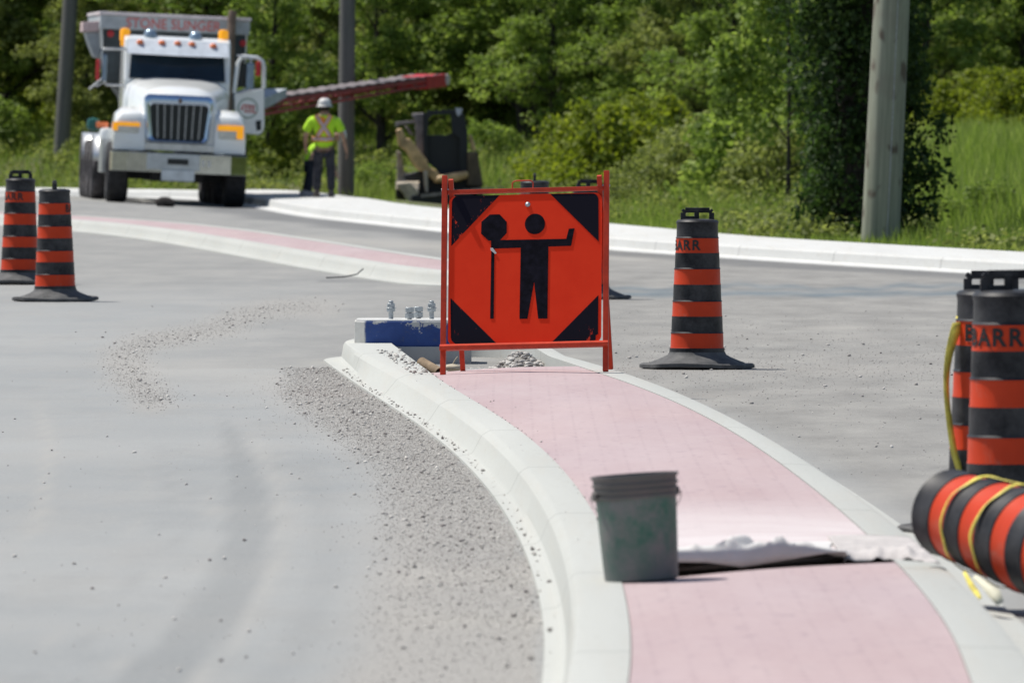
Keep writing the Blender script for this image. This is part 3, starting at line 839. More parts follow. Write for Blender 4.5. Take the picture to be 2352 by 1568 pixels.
saplings = [(20, 236, TA, .46, 'young tree behind the left-edge bush'), (205, 232, TD, .44, 'young olive tree between the left pole and the truck'),
    (625, 222, TA, .44, 'young tree just right of the open truck door'), (735, 226, TD, .44, 'young tree whose crown rises above the worker'),
    (870, 222, TA, .46, 'young tree right of the middle pole'), (960, 226, TD, .5, 'young tree directly behind the skid steer'),
    (1070, 228, TA, .48, 'young tree right of the red boom tip'), (1275, 218, TA, .46, 'young tree above the middle of the flagger sign'),
    (1385, 222, TD, .5, 'young tree above the right post of the flagger sign'), (1490, 216, TA, .48, 'young tree left above the lone drum'),
    (1600, 214, TD, .48, 'young tree right above the lone drum'), (1690, 208, TA, .46, 'young tree left of the drooping tree'),
    (2130, 224, TA, .5, 'young tree right of the pale pole'), (2240, 228, TD, .5, 'young tree behind the yellow bushes on the bank'), (2350, 226, TA, .5, 'young tree at the right edge above the bank')]
for u, Yt, pr, s_, lab in saplings:
    xx = at_u(u, Yt)
    put(pr, xx, Yt, tz(xx, Yt) - 0.05, s_ * 1.15, random.uniform(0, 6.28), lab, SAP, sz=s_)
# the wood further back reads as one mass
N = 4200
cx_ = rng.uniform(-30, 30, N); cy_ = rng.uniform(262, 276, N); cz_ = 0.4 + 10.6 * rng.uniform(0, 1, N) ** 1.4
V, idx, tint = leaf_cloud(np.c_[cx_, cy_, cz_], rng.uniform(0.7, 1.3, N), 34, 0.34, 0.8)
fast_o = fast_mesh('woods', V, 4, idx, M_leaf, {'tint': tint}); tag(fast_o, kind='stuff')

SHR = 'bushes along the verge'
bushes = [
    (40, 240, BY, 0.95, 'yellowish bush at the left edge above the pair of drums'),
    (110, 247, BY, 0.85, 'smaller yellowish bush left of the left pole'),
    (-40, 232, BG, 1.0, 'green bush at the very left edge of the verge'),
    (215, 238, BO, 1.0, 'olive bush behind the truck rear wheels'),
    (600, 226, BG, 1.05, 'dark bush below the open truck door'),
    (655, 222, BY, 0.6, 'small yellow-green bush left of the two workers'),
    (690, 230, BG, 0.9, 'bush right behind the worker in the hard hat'),
    (858, 214, BG, 0.62, 'rounded green bush between the middle pole and the skid steer'),
    (890, 232, BG, 0.9, 'green bush behind the left side of the skid steer'),
    (1120, 216, BG, 0.8, 'green bush just right of the skid steer'),
    (1180, 226, BG, 0.9, 'green bush below the forked tree'),
    (1330, 198, BY, 0.95, 'yellow-green bush above the right half of the flagger sign'),
    (1420, 190, BY, 1.12, 'tallest yellow-green bush right of the flagger sign'),
    (1510, 194, BY, 1.08, 'yellow-green bush above and left of the lone drum'),
    (1585, 182, BO, 1.15, 'olive bush directly behind the lone drum'),
    (1660, 180, BO, 1.3, 'olive bush right of the lone drum'),
    (1735, 176, BG, 1.35, 'tall green bush between the lone drum and the ivy-covered trunk'),
    (1500, 178, BO, 0.9, 'low olive bush left of the lone drum'),
    (1420, 176, BO, 0.75, 'low olive bush right behind the sign post'),
    (1800, 170, BO, 1.2, 'olive bush just left of the foot of the ivy-covered trunk'),
    (2190, 212, BY, 0.75, 'yellow bush on the bank right of the right pole'),
    (2265, 216, BY, 0.85, 'tall yellow bush on top of the grassy bank'),
    (2345, 210, BY, 0.85, 'yellow bush on the bank at the right edge'),
    (2160, 152, BG, 0.42, 'low bush at the foot of the bank, right of the right pole'),
    (2290, 152, BG, 0.42, 'low leafy bush at the foot of the bank near the right edge'),
]
for u, Yt, pr, s_, lab in bushes:
    xx = at_u(u, Yt)
    put(pr, xx, Yt, tz(xx, Yt) - 0.04, s_, random.uniform(0, 6.28), lab, SHR)

# the old tree wrapped in ivy behind the right pole
t = thing('ivy_covered_tree', 'thick dark tree wrapped in ivy behind the right pole', 'tree', (at_u(1985, 145.5), 145.5, 0.0))
t.location.z = tz(t.location.x, 145.5) - 0.05
mb = MB(); pts = limb_tree(mb, 9.0, 0.34, 16, 2.6, 0.36)
mb.build('trunk', M_bark, t, smooth=60)
c = np.array([tuple(p) for p in pts])
c = c[c[:, 2] > 2.6]
V, idx, tint = leaf_cloud(c, 0.5 * rng.uniform(0.6, 1.3, len(c)), 60, 0.13, 0.75)
fast_mesh('crown', V, 4, idx, M_leaf, {'tint': tint}, parent=t)
a_ = rng.uniform(0, 6.28, 800); z_ = rng.uniform(0.05, 4.6, 800)
r_ = 0.34 + rng.uniform(0, 0.72, 800) * (0.75 + 0.35 * np.sin(a_ * 3 + z_ * 1.7)) 
V, idx, tint = leaf_cloud(np.c_[np.cos(a_) * r_, np.sin(a_) * r_, z_], np.full(800, 0.19), 30, 0.09, 1.0, droop=0.5)
V[:, 2] = np.maximum(V[:, 2], 0.02)
fast_mesh('ivy', V, 4, idx, M_leaf_d, {'tint': tint}, parent=t)
# drooping boughs of a lighter tree left of it
t = thing('leafy_tree', 'bright tree with drooping boughs just left of the ivy-covered trunk', 'tree', (at_u(1800, 166), 166, 0.0), group=WOODS)
t.location.z = tz(t.location.x, 166)
mb = MB(); pts = limb_tree(mb, 6.5, 0.032, 18, 1.4, 0.10)
mb.build('trunk', M_bark, t, smooth=60)
c = np.array([tuple(p) for p in pts]); c = np.r_[c, c + np.array([0, 0, -0.35])]
c = c[c[:, 2] > 0.7]
V, idx, tint = leaf_cloud(c, 0.26 * rng.uniform(0.6, 1.3, len(c)), 34, 0.12, 1.1, droop=0.4)
fast_mesh('crown', V, 4, idx, M_leaf, {'tint': tint}, parent=t)

# weeds and brush at the foot of the wood, too tangled to count
N = 7000
Yq = rng.uniform(122, 240, N); uq = rng.uniform(-200, 2560, N); xs = X_at(uq, Yq)
dd = vdist(xs, Yq) - 1.95
pat = 0.5 + 0.5 * np.sin(xs * 1.1 + Yq * 0.13) * np.sin(Yq * 0.21 - xs * 0.5)
ok = (dd > 0.5) & (dd < np.where(uq > 2120, 1.6, 12.0)) & ~((uq > 540) & (uq < 1150) & (Yq < 212)) & (pat > 0.22) & ~((uq > 1870) & (uq < 2120) & (Yq < 160) & (dd < 1.0))
xs, Yq, dd, uq, pat = xs[ok], Yq[ok], dd[ok], uq[ok], pat[ok]
hgt = (0.12 + 0.55 * sstep(0.5, 3.0, dd) * pat) * np.where(uq > 2120, 0.6, 1.0)
zz = terrain(xs, Yq) + rng.uniform(0.1, 1.0, len(xs)) * hgt
V, idx, tint = leaf_cloud(np.c_[xs, Yq, zz], rng.uniform(0.13, 0.34, len(xs)), 32, 0.085, 0.8)
o = fast_mesh('undergrowth', V, 4, idx, M_leaf_o, {'tint': tint}); tag(o, kind='stuff')

# grass on the verge and the bank
def blades(n, xs, Ys_, h):
    z0 = terrain(xs, Ys_) - 0.02
    a = rng.uniform(0, 6.28, n); w = 0.006 + h * 0.012
    lean = rng.normal(0, 0.28, (n, 2)) * h[:, None]
    b0 = np.stack([xs - np.cos(a) * w, Ys_ - np.sin(a) * w, z0], 1); b1 = np.stack([xs + np.cos(a) * w, Ys_ + np.sin(a) * w, z0], 1)
    tip = np.stack([xs + lean[:, 0], Ys_ + lean[:, 1], z0 + h], 1)
    return np.stack([b0, b1, tip], 1).reshape(-1, 3)
n = 230000
Yq = rng.uniform(112, 262, n); uq = rng.uniform(-260, 2640, n); xs = X_at(uq, Yq)
dd = vdist(xs, Yq) - 1.95
patch = 0.5 + 0.5 * np.sin(xs * 1.7 + 1.3 * np.sin(Yq * 0.4)) * np.sin(Yq * 0.23 + xs)
bare = np.clip(0.35 + 0.65 * np.sin(Yq * 0.33 + xs), 0.1, 1) * sstep(1.0, 0.3, dd)
bare = np.maximum(bare, sstep(2.2, 0.8, np.hypot(xs + 4.4, (Yq - 208) / 6.0)) * 0.9)
bare = np.maximum(bare, (uq > 905) & (uq < 1125) & (Yq < 206.5) & (dd > 0.3))
ok = (dd > 0.08) & (rng.uniform(0, 1, n) > bare)
xs, Yq, dd, patch = xs[ok], Yq[ok], dd[ok], patch[ok]
h = (0.10 + 0.34 * sstep(0.2, 2.5, dd)) * rng.uniform(0.5, 1.25, len(xs)) * (0.65 + 0.7 * patch)
V = blades(len(xs), xs, Yq, h)
o = fast_mesh('grass', V, 3, np.arange(len(V)), M_grass, {'tint': np.repeat(np.clip(rng.uniform(0, 0.75, len(xs)) + patch * 0.25, 0, 1), 3)})
tag(o, kind='stuff')
# ------------------------------------------------------------------ flagger sign
def mat_sign_orange():
    m, n, b = nt('fluorescent_orange_sheeting')
    f = noise(n, 5, 4); g = noise(n, 60, 3)
    c = ramp(n, f, [(0.3, (0.84, 0.038, 0.010)), (0.7, (0.90, 0.048, 0.013))])
    c = mix(n, math_(n, 'MULTIPLY', ramp(n, g, [(0.62, 0.0), (0.78, 1.0)]), 0.25), c, (0.5, 0.04, 0.02))
    n.links.new(c, b.inputs['Base Color']); b.inputs['Roughness'].default_value = 0.6; b.inputs['Specular IOR Level'].default_value = 0.12
    return m
M_so = mat_sign_orange()
def mat_sign_black():
    m, n, b = nt('scratched_black_vinyl')
    f = noise(n, 26, 5, 0.75, stretch=(1, 1, 0.45)); g = noise(n, 5, 3)
    k = math_(n, 'MULTIPLY', ramp(n, f, [(0.60, 0.0), (0.625, 1.0)]), ramp(n, g, [(0.50, 0.0), (0.60, 1.0)]))
    n.links.new(mix(n, k, (0.010, 0.009, 0.016), (0.62, 0.05, 0.02)), b.inputs['Base Color'])
    b.inputs['Roughness'].default_value = 0.6; b.inputs['Specular IOR Level'].default_value = 0.08
    return m
M_sb = mat_sign_black()
M_frame = plain('orange_painted_steel', (0.50, 0.045, 0.018), 0.5, var=0.15, scale=14, spec=0.25)
M_steel = plain('galvanised_steel', (0.42, 0.45, 0.47), 0.45, 0.6, var=0.2, scale=25)
M_white_scrape = plain('white_scrape', (0.6, 0.6, 0.57), 0.7)

SY = 71.95
sgn_t = thing('flagger_sign', 'orange folding flagger ahead sign with black flagman figure standing on pink median', 'sign',
              (X_at(1204, SY), SY, 0.160), (0, -R(1.55), R(-7)))
# crop of the photo: 1147 px per metre, board centre at (745, 745); foot of the left leg 1510
PXM = 1147.0
cr, sr_ = math.cos(R(1.5)), math.sin(R(1.5))
TILT = R(16)
FOOT = 0.655
def SG(X, Yp):
    dx, dz = (X - 745) / PXM, -(Yp - 745) / PXM
    return dx * cr + dz * sr_, (-dx * sr_ + dz * cr) / math.cos(TILT)
Mt = Matrix.Translation((0, 0, 0)) @ Matrix.Rotation(-TILT, 4, 'X') @ Matrix.Translation((0, 0, FOOT / math.cos(TILT)))
# local board frame: x across, z up the slope from the board centre, -y towards the viewer
def rrect(x0, x1, z0, z1, r, n=6):
    pts = []
    for cx_, cz_, a0 in ((x1 - r, z0 + r, -90), (x1 - r, z1 - r, 0), (x0 + r, z1 - r, 90), (x0 + r, z0 + r, 180)):
        for k in range(n + 1):
            a = R(a0 + 90 * k / n); pts.append((cx_ + r * math.cos(a), cz_ + r * math.sin(a)))
    return pts
BX, BZ0, BZ1 = 0.489, -0.49, 0.49
board = MB().prism(rrect(-BX, BX, BZ0, BZ1, 0.045), -0.006, 0.006, 0, Mt).build('sign_board', M_so, sgn_t, smooth=30)
blk = MB()
def corner(poly): MB().prism([SG(*p) for p in poly], -0.0085, -0.0055, 0, Mt).build('corner_panel', M_sb, sgn_t)
def flat(poly, y=-0.0085):
    blk.prism([SG(*p) for p in poly], y, -0.0055, 0, Mt)
def arc_(cx_, cy_, r, a0, a1, n=6): return [(cx_ + r * math.cos(R(a0 + (a1 - a0) * k / n)), cy_ + r * math.sin(R(a0 + (a1 - a0) * k / n))) for k in range(n + 1)]
corner([(200, 578)] + arc_(243, 266, 50, 180, 270) + [(540, 212)])
corner([(915, 203)] + arc_(1222, 245, 46, -90, 0) + [(1279, 546)])
corner([(207, 957), (556, 1284)] + arc_(272, 1237, 52, 90, 180))
corner([(1289, 935), (1296, 1215), (1280, 1222), (1279, 1258), (1268, 1271), (957, 1278)])
flat([(475, 352), (545, 350), (600, 405), (603, 485), (555, 538), (470, 541), (415, 490), (415, 405)])
flat([(494, 600), (517, 600), (529, 1105), (503, 1105)])
flat([(490, 539), (1042, 528), (1058, 455), (1099, 452), (1078, 578), (912, 583), (922, 1103), (855, 1104), (816, 838), (776, 1105), (718, 1106), (710, 592), (518, 598), (492, 600)], -0.009)
flat([(808 + 74 * math.cos(2 * math.pi * k / 32), 420 + 74 * math.sin(2 * math.pi * k / 32)) for k in range(32)])
blk.build('flagman_symbol', plain('black_vinyl', (0.010, 0.009, 0.015), 0.6, var=0.4, scale=20, spec=0.08), sgn_t)
MB().prism([SG(*p) for p in [(487, 594), (505, 594), (535, 632), (524, 638), (490, 612)]], -0.0105, -0.0085, 0, Mt).build('scrape', M_white_scrape, sgn_t)
bx_, bz_ = SG(750, 278)
MB().lathe([(0, 0.008), (0.009, 0.006), (0.015, 0.0), (0.017, 0)], 16, 0, Mt @ Matrix.Translation((bx_, -0.008, bz_)) @ Matrix.Rotation(R(90), 4, 'X')).build('bolt', M_steel, sgn_t, smooth=40)
# frame: front and rear legs crossing near the top
def leg(mb, x, rear, top, bottom=0.0, w=0.034, yo=0.0):
    sg = 1 if rear else -1
    t_ = math.tan(TILT)
    zc = 1.17       # the hinge height
    def q(z): return (x, sg * (zc - z) * t_ * (1 if True else 0) + zc * t_ + yo, z)
    mb.bar(q(bottom), q(top), w, w, 0, None, (0, 1, 0))
for sx, wx, top in ((-1, 0.518, 1.258), (1, 0.518, 1.262)):
    mb = MB(); leg(mb, sx * wx, False, top); mb.build('leg', M_frame, sgn_t, bevel=0.002)
    mb = MB(); leg(mb, sx * (wx - 0.043), True, 1.235, w=0.03); mb.build('leg', M_frame, sgn_t, bevel=0.002)
    MB().tube([(sx * (wx - 0.06), 1.17 * math.tan(TILT), 1.17), (sx * (wx + 0.022), 1.17 * math.tan(TILT), 1.17)], 0.009, 10).build('hinge_bolt', M_steel, sgn_t, smooth=40)
def onboard(x, y, z): return Mt @ Vector((x, y, z))
zb = SG(745, 1292)[1]
mb = MB(); mb.loft([[(x_, -0.044, zb - 0.030), (x_, -0.044, zb - 0.006), (x_, -0.020, zb + 0.012), (x_, -0.008, zb + 0.012), (x_, -0.008, zb - 0.030)] for x_ in (-0.537, 0.537)], 0, Mt)
mb.build('crossbar', M_frame, sgn_t)
zt = SG(745, 168)[1]
MB().box(-0.50, 0.50, -0.012, 0.018, zt - 0.016, zt + 0.008, 0, Mt).build('top_rail', M_frame, sgn_t, bevel=0.002)
mb = MB()
hx0, hx1, hz = -0.085, 0.048, zt + 0.060
mb.tube([onboard(hx0, 0, zt), onboard(hx0, 0, hz - 0.015), onboard(hx0 + 0.012, 0, hz - 0.003), onboard(hx0 + 0.03, 0, hz), onboard(hx1 - 0.03, 0, hz), onboard(hx1 - 0.012, 0, hz - 0.003), onboard(hx1, 0, hz - 0.015), onboard(hx1, 0, zt)], 0.0045, 8)
mb.build('handle', M_frame, sgn_t, smooth=40)
# the rear pair of legs carries a bar near its foot
mb = MB(); yr = (1.17 - 0.17) * math.tan(TILT) + 1.17 * math.tan(TILT)
mb.bar((-0.484, yr, 0.17), (0.484, yr, 0.17), 0.025, 0.025); mb.build('crossbar', M_frame, sgn_t)

# ------------------------------------------------------------------ traffic drums
def mat_drum_orange(name, col):
    m, n, b = nt(name)
    f = noise(n, 9, 4); g = noise(n, 26, 5, 0.7)
    c = ramp(n, f, [(0.3, tuple(x * 0.88 for x in col)), (0.7, col)])
    c = mix(n, math_(n, 'MULTIPLY', ramp(n, g, [(0.6, 0.0), (0.75, 1.0)]), 0.35), c, tuple(x * 0.55 for x in col))
    h_ = noise(n, 13, 5, 0.75, stretch=(1, 1, 0.5)); h2 = noise(n, 3.5, 3)
    c = mix(n, math_(n, 'MULTIPLY', math_(n, 'MULTIPLY', ramp(n, h_, [(0.55, 0.0), (0.68, 1.0)]), ramp(n, h2, [(0.45, 0.0), (0.65, 1.0)])), 0.45), c, (0.34, 0.20, 0.15))
    n.links.new(c, b.inputs['Base Color']); b.inputs['Roughness'].default_value = 0.45; b.inputs['Specular IOR Level'].default_value = 0.2
    return m
M_do = mat_drum_orange('drum_orange', (0.60, 0.052, 0.013))
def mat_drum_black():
    m, n, b = nt('dusty_sunlit_black_plastic')
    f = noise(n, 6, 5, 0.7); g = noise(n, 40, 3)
    c = ramp(n, f, [(0.35, (0.008, 0.009, 0.012)), (0.75, (0.07, 0.07, 0.074))])  # light patches are dust, raised to stand in for sunlit grey too
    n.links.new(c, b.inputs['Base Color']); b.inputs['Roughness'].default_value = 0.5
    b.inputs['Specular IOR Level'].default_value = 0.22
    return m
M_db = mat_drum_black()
def mat_rubber():
    m, n, b = nt('dusty_rubber')
    f = noise(n, 8, 5, 0.7)
    n.links.new(ramp(n, f, [(0.3, (0.03, 0.032, 0.035)), (0.7, (0.12, 0.12, 0.12))]), b.inputs['Base Color'])
    b.inputs['Roughness'].default_value = 0.8
    return m
M_rub = mat_rubber()
M_let = plain('black_lettering', (0.012, 0.011, 0.012), 0.6, var=0.3, scale=30)

BANDS = [(0.145, 0.250), (0.367, 0.472), (0.590, 0.700), (0.812, 0.917)]
def drum_r(z):
    r = 0.190 - (z - 0.12) * (0.190 - 0.163) / 0.92
    return r - 0.0055 * sum(z >= q - 1e-6 for b in BANDS for q in b) / 2 * 0.9
def drum_profile():
    pr, mi = [(0.196, 0.06), (0.194, 0.145)], [0]
    edges = [q for b in BANDS for q in b]
    for i, zq in enumerate(edges):
        orange = i % 2 == 0
        r1 = drum_r(zq)
        lip = 0.0065 if not orange else 0.003
        r0 = pr[-1][0]
        pr += [(r1 + lip, zq + 0.001), (r1, zq + 0.010)]; mi += [0, 1 if orange else 0]
        zn = edges[i + 1] if i + 1 < len(edges) else 1.005
        pr.append((drum_r(zn - 0.004), zn - 0.001)); mi.append(1 if orange else 0)
    pr += [(0.150, 1.030), (0.138, 1.043), (0.10, 1.050), (0.0, 1.052)]; mi += [0, 0, 0, 0]
    return pr, mi
def letters(parent, a_mid, r_of, zc, size=0.098):
    """BARR wrapped round the top band; a_mid = bearing of the middle of the word"""
    mb = MB()
    pitch = 0.069
    for k, chx in enumerate('BARR'):
        vs, fs = text_mesh(chx, size, 0.0028)
        off = (k - 1.5) * pitch
        out = []
        for x_, y_, _ in vs:
            r = r_of(zc + y_) + 0.0035
            a = a_mid + (off + x_) / r
            out.append((r * math.cos(a), r * math.sin(a), zc + y_))
        mb.add(out, fs)
    return mb.build('lettering', M_let, parent, fix=False)
def make_drum(label, lean=0.0):
    t = thing('traffic_drum', label, 'traffic drum', group='orange and black traffic drums')
    pr, mi = drum_profile()
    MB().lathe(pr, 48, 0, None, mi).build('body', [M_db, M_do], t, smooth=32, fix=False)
    letters(t, R(0), drum_r, 0.864)
    mb = MB()     # moulded carrying handle: two eyes side by side
    w, z0, z1 = 0.100, 1.04, 1.112
    path = [(-w, 0, z0), (-w, 0, z1 - 0.016), (-w + 0.014, 0, z1), (w - 0.014, 0, z1), (w, 0, z1 - 0.016), (w, 0, z0)]
    for a, b in zip(path[:-1], path[1:]): mb.bar(a, b, 0.036, 0.018, 0, None, (0, 1, 0))
    mb.box(-0.022, 0.012, -0.016, 0.016, z0, z1)
    mb.box(-w, -0.022, -0.006, 0.006, z0 - 0.01, z0 + 0.03)
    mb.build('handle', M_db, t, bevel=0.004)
    # rubber ring base, flared and a little warped
    n = 48; vs, fs = [], []
    prof = [(0.197, 0.118), (0.206, 0.100), (0.235, 0.083), (0.290, 0.060), (0.318, 0.044), (0.330, 0.034), (0.372, 0.040), (0.386, 0.030), (0.386, 0.008), (0.36, 0.002), (0.20, 0.002)]
    for j, (r, z) in enumerate(prof):
        for k in range(n):
            a = 2 * math.pi * k / n
            f = 1 + (0.05 * math.cos(8 * a) if r > 0.3 else 0)
            wz = 0.012 * max(0, math.sin(2 * a + 0.6)) * max(0, r - 0.28) / 0.1 if z > 0.003 else 0.010 * max(0, math.sin(2 * a + 0.6)) * max(0, r - 0.28) / 0.1
            vs.append((r * f * math.cos(a), r * f * math.sin(a), z + wz))
    for i in range(len(prof) - 1):
        for k in range(n):
            k2 = (k + 1) % n; fs.append((i * n + k, i * n + k2, (i + 1) * n + k2, (i + 1) * n + k))
    fs.append(tuple((len(prof) - 1) * n + k for k in range(n))[::-1])
    MB().add(vs, fs).build('rubber_base', M_rub, t, smooth=35)
    return t
drum0 = make_drum('')
def put_drum(first, u, Yd, letter_bearing, label, handle_rot=None, tilt=(0, 0), s=1.0, z=0.0):
    o = drum0 if first else copy_tree(drum0)
    o.location = (X_at(u, Yd), Yd, z); o.scale = (s, s, s)
    o.rotation_euler = (tilt[0], tilt[1], letter_bearing)
    o['label'] = label
    for ch in o.children:
        if ch.name.startswith('handle') and handle_rot is not None: ch.rotation_euler = (0, 0, handle_rot - letter_bearing)
    return o
# bearing: -90 deg faces the viewer
put_drum(True, 1601, 79.9, R(-90 - 43), 'lone orange and black drum standing right of the flagger sign', R(2), (0, R(-0.2)))
put_drum(False, 127, 106.3, R(-90 + 92), 'upright drum with a B at its right edge, second from the left', R(85), (0, R(-0.4)))
put_drum(False, 45, 116.0, R(-90 - 36), 'upright drum at the far left edge, half hidden by its neighbour', R(12), (0, R(-0.8)), 1.03)
put_drum(False, 1352, 107.5, R(40), 'drum hidden behind the right post of the flagger sign, only handle and base edge showing', R(15))
put_drum(False, 1228, 117.0, R(70), 'drum hidden behind the flagger sign, only its black top showing above the board', R(88))
put_drum(False, 2326, 47.3, R(-90 - 33), 'front one of the two upright drums at the right edge', R(3), (0, R(1.2)), 1.05)
put_drum(False, 2276, 49.6, R(-90 - 1), 'rear one of the two upright drums at the right edge, with yellow tape hanging', R(-3), (0, R(1.6)), 1.017)
# the drum that has fallen over beside the kerb: small end up on the kerb edge, wide end on the road
LROT = 150
ld = copy_tree(drum0)
ld['label'] = 'fallen drum lying against the kerb at the right edge, wrapped in yellow tape'
for ch in list(ld.children):
    if ch.name.startswith('rubber_base'): bpy.data.objects.remove(ch)
ld.name = 'traffic_drum'
top = Vector((X_at(2176, 42.3), 42.3, Z_at(1176, 42.3)))
axis_down = Vector((0.47, -0.80, -0.145)).normalized()
up_ = -axis_down
ld.scale = (1.10, 1.10, 1.04)
ld.location = top + axis_down * 1.04 * 1.04
LQ = up_.to_track_quat('Z', 'Y') @ Euler((0, 0, R(LROT))).to_quaternion()
ld.rotation_euler = LQ.to_euler()
bpy.context.view_layer.update()
LD = Matrix.Translation(ld.location) @ LQ.to_matrix().to_4x4() @ Matrix.Diagonal((1.10, 1.10, 1.04, 1))

# ------------------------------------------------------------------ yellow tape
M_tape = plain('yellow_tape', (0.74, 0.63, 0.10), 0.5, var=0.25, scale=20)
def ribbon(mb, pts, w, side, twist=None):
    pts = [Vector(p) for p in pts]; rows = []
    for i, p in enumerate(pts):
        sd = Vector(side[i] if isinstance(side, list) else side).normalized()
        rows.append([p - sd * w[i] / 2, p + sd * w[i] / 2] if isinstance(w, list) else [p - sd * w / 2, p + sd * w / 2])
    return mb.strip([[tuple(a) for a in r] for r in rows])
def solid(o, th=0.0015):
    m = o.modifiers.new('solid', 'SOLIDIFY'); m.thickness = th; m.offset = 0
    return o
Dp = (X_at(2276, 49.6), 49.6)
mb = MB()
pts, wid, sid = [], [], []
for k in range(15):
    a = R(-25 - 150 * k / 14); z = 0.957 - 0.030 * k / 14 + 0.005 * math.sin(k)
    pts.append((Dp[0] + 0.027 + 0.181 * math.cos(a), Dp[1] + 0.181 * math.sin(a), z)); wid.append(0.040 + 0.006 * math.sin(k * 1.3)); sid.append((0, 0, 1))
ribbon(mb, pts, wid, sid)
pts, wid, sid = [], [], []
for k in range(22):
    t = k / 21
    z = 0.925 - 0.80 * t
    bul = 0.055 * math.sin(math.pi * min(1, t * 1.25)) + 0.006 * math.sin(9 * t)
    pts.append((Dp[0] - 0.145 - bul + 0.05 * max(0, t - 0.72) / 0.28 * 0.6, Dp[1] - 0.10 - 0.05 * t, z))
    a = 0.35 + 0.6 * t + 0.45 * math.sin(5 * t); wid.append(0.058 * (1 - 0.55 * t)); sid.append((math.cos(a), math.sin(a), 0.1))
ribbon(mb, pts, wid, sid)
tp = solid(mb.build('caution_tape', M_tape, smooth=60))
tag(tp, 'yellow tape tied round the upright drum at the right edge and hanging down its side', 'tape')
tpz = thing('caution_tape', 'yellow tape wound several times round the fallen drum', 'tape', tuple(ld.location))
tpz.rotation_euler = ld.rotation_euler
bpy.context.view_layer.update()
TPI = tpz.matrix_world.inverted()
def tape_part(mb, nm):
    mb.v = [tuple(TPI @ Vector(p)) for p in mb.v]
    return solid(mb.build(nm, M_tape, tpz, smooth=60))
for zc_, w_, ph in ((0.800, 0.015, 0.0), (0.578, 0.017, 1.0)):
    mb = MB(); pts, sid, wid = [], [], []
    for k in range(49):
        a = 2 * math.pi * k / 48
        r = drum_r(zc_) + 0.010 + 0.003 * math.sin(5 * a + ph)
        z = zc_ + 0.010 * math.sin(2 * a + ph) + 0.004 * math.sin(9 * a)
        pts.append(LD @ Vector((r * math.cos(a), r * math.sin(a), z))); sid.append(LD.to_3x3() @ Vector((0.35 * math.cos(a) * math.sin(4 * a), 0.35 * math.sin(a) * math.sin(4 * a), 1))); wid.append(w_ * (1 + 0.35 * math.sin(3 * a + ph)))
    ribbon(mb, pts, wid, sid); tape_part(mb, 'loop')
# a strand along the top and the loose tail on the road
top_a = None
best = max(range(48), key=lambda k: (LD.to_3x3() @ Vector((math.cos(2 * math.pi * k / 48), math.sin(2 * math.pi * k / 48), 0))).z)
aT = 2 * math.pi * best / 48
pts = [LD @ Vector(((drum_r(z) + 0.012) * math.cos(aT + da), (drum_r(z) + 0.012) * math.sin(aT + da), z)) for z, da in ((0.80, -.12), (0.78, 0), (0.70, 0.08), (0.60, 0.14), (0.5, 0.1), (0.4, 0.05), (0.3, 0))]
mb = MB(); ribbon(mb, pts, 0.014, tuple(LD.to_3x3() @ Vector((-math.sin(aT), math.cos(aT), 0.2)))); tape_part(mb, 'strand')
def at3(u, v, Yq): return (X_at(u, Yq), Yq, Z_at(v, Yq))
mb = MB(); ribbon(mb, [at3(2214, 1312, 41.6), at3(2232, 1345, 41.5), at3(2244, 1362, 41.4), at3(2252, 1374, 41.3)], [0.012, 0.022, 0.02, 0.012], (1, 0.2, 0.5))
tape_part(mb, 'tail')
mb = MB()
ribbon(mb, [at3(2238, 1322, 41.5), at3(2262, 1342, 41.4), at3(2284, 1362, 41.3), at3(2298, 1385, 41.25)], [0.02, 0.03, 0.05, 0.03], (0.75, 0.3, 0.45))
M_paper = plain('weathered_paper', (0.62, 0.60, 0.46), 0.8)
tag(solid(mb.build('paper_scrap', M_paper, smooth=60), 0.002), 'pale crumpled scrap hanging below the fallen drum', 'litter')

# ------------------------------------------------------------------ bucket on the edge of the open bay
M_bk = None
def mat_bucket():
    m, n, b = nt('grimy_green_plastic')
    f = noise(n, 7, 6, 0.7); g = noise(n, 20, 5, 0.7, stretch=(1, 1, 0.35)); h = noise(n, 3.2, 4, 0.6)
    c = mix(n, ramp(n, f, [(0.38, 0.0), (0.6, 1.0)]), (0.03, 0.14, 0.09), (0.18, 0.185, 0.175))
    c = mix(n, math_(n, 'MULTIPLY', ramp(n, g, [(0.5, 0.0), (0.7, 1.0)]), 0.7), c, (0.20, 0.18, 0.17))
    tc = node(n, 'ShaderNodeTexCoord'); sp = node(n, 'ShaderNodeSeparateXYZ'); n.links.new(tc.outputs['Object'], sp.inputs[0])
    c = mix(n, ramp(n, math_(n, 'ADD', sp.outputs[2], math_(n, 'MULTIPLY', h, 0.12)), [(0.04, 0.85), (0.26, 0.0)]), c, (0.12, 0.12, 0.125))
    c = mix(n, ramp(n, math_(n, 'ADD', sp.outputs[2], math_(n, 'MULTIPLY', h, 0.05)), [(0.315, 0.0), (0.33, 0.85)]), c, (0.14, 0.118, 0.115))
    n.links.new(c, b.inputs['Base Color']); b.inputs['Roughness'].default_value = 0.5
    return m
M_bk = mat_bucket()
M_wire = plain('bail_wire', (0.25, 0.25, 0.25), 0.4, 0.8)
YB = 41.25
bt = thing('bucket', 'grimy green plastic bucket with a dark rim standing on the median edge', 'bucket', (X_at(1474, YB), YB, 0.152), (R(-1.6), R(-3.7), R(20)))
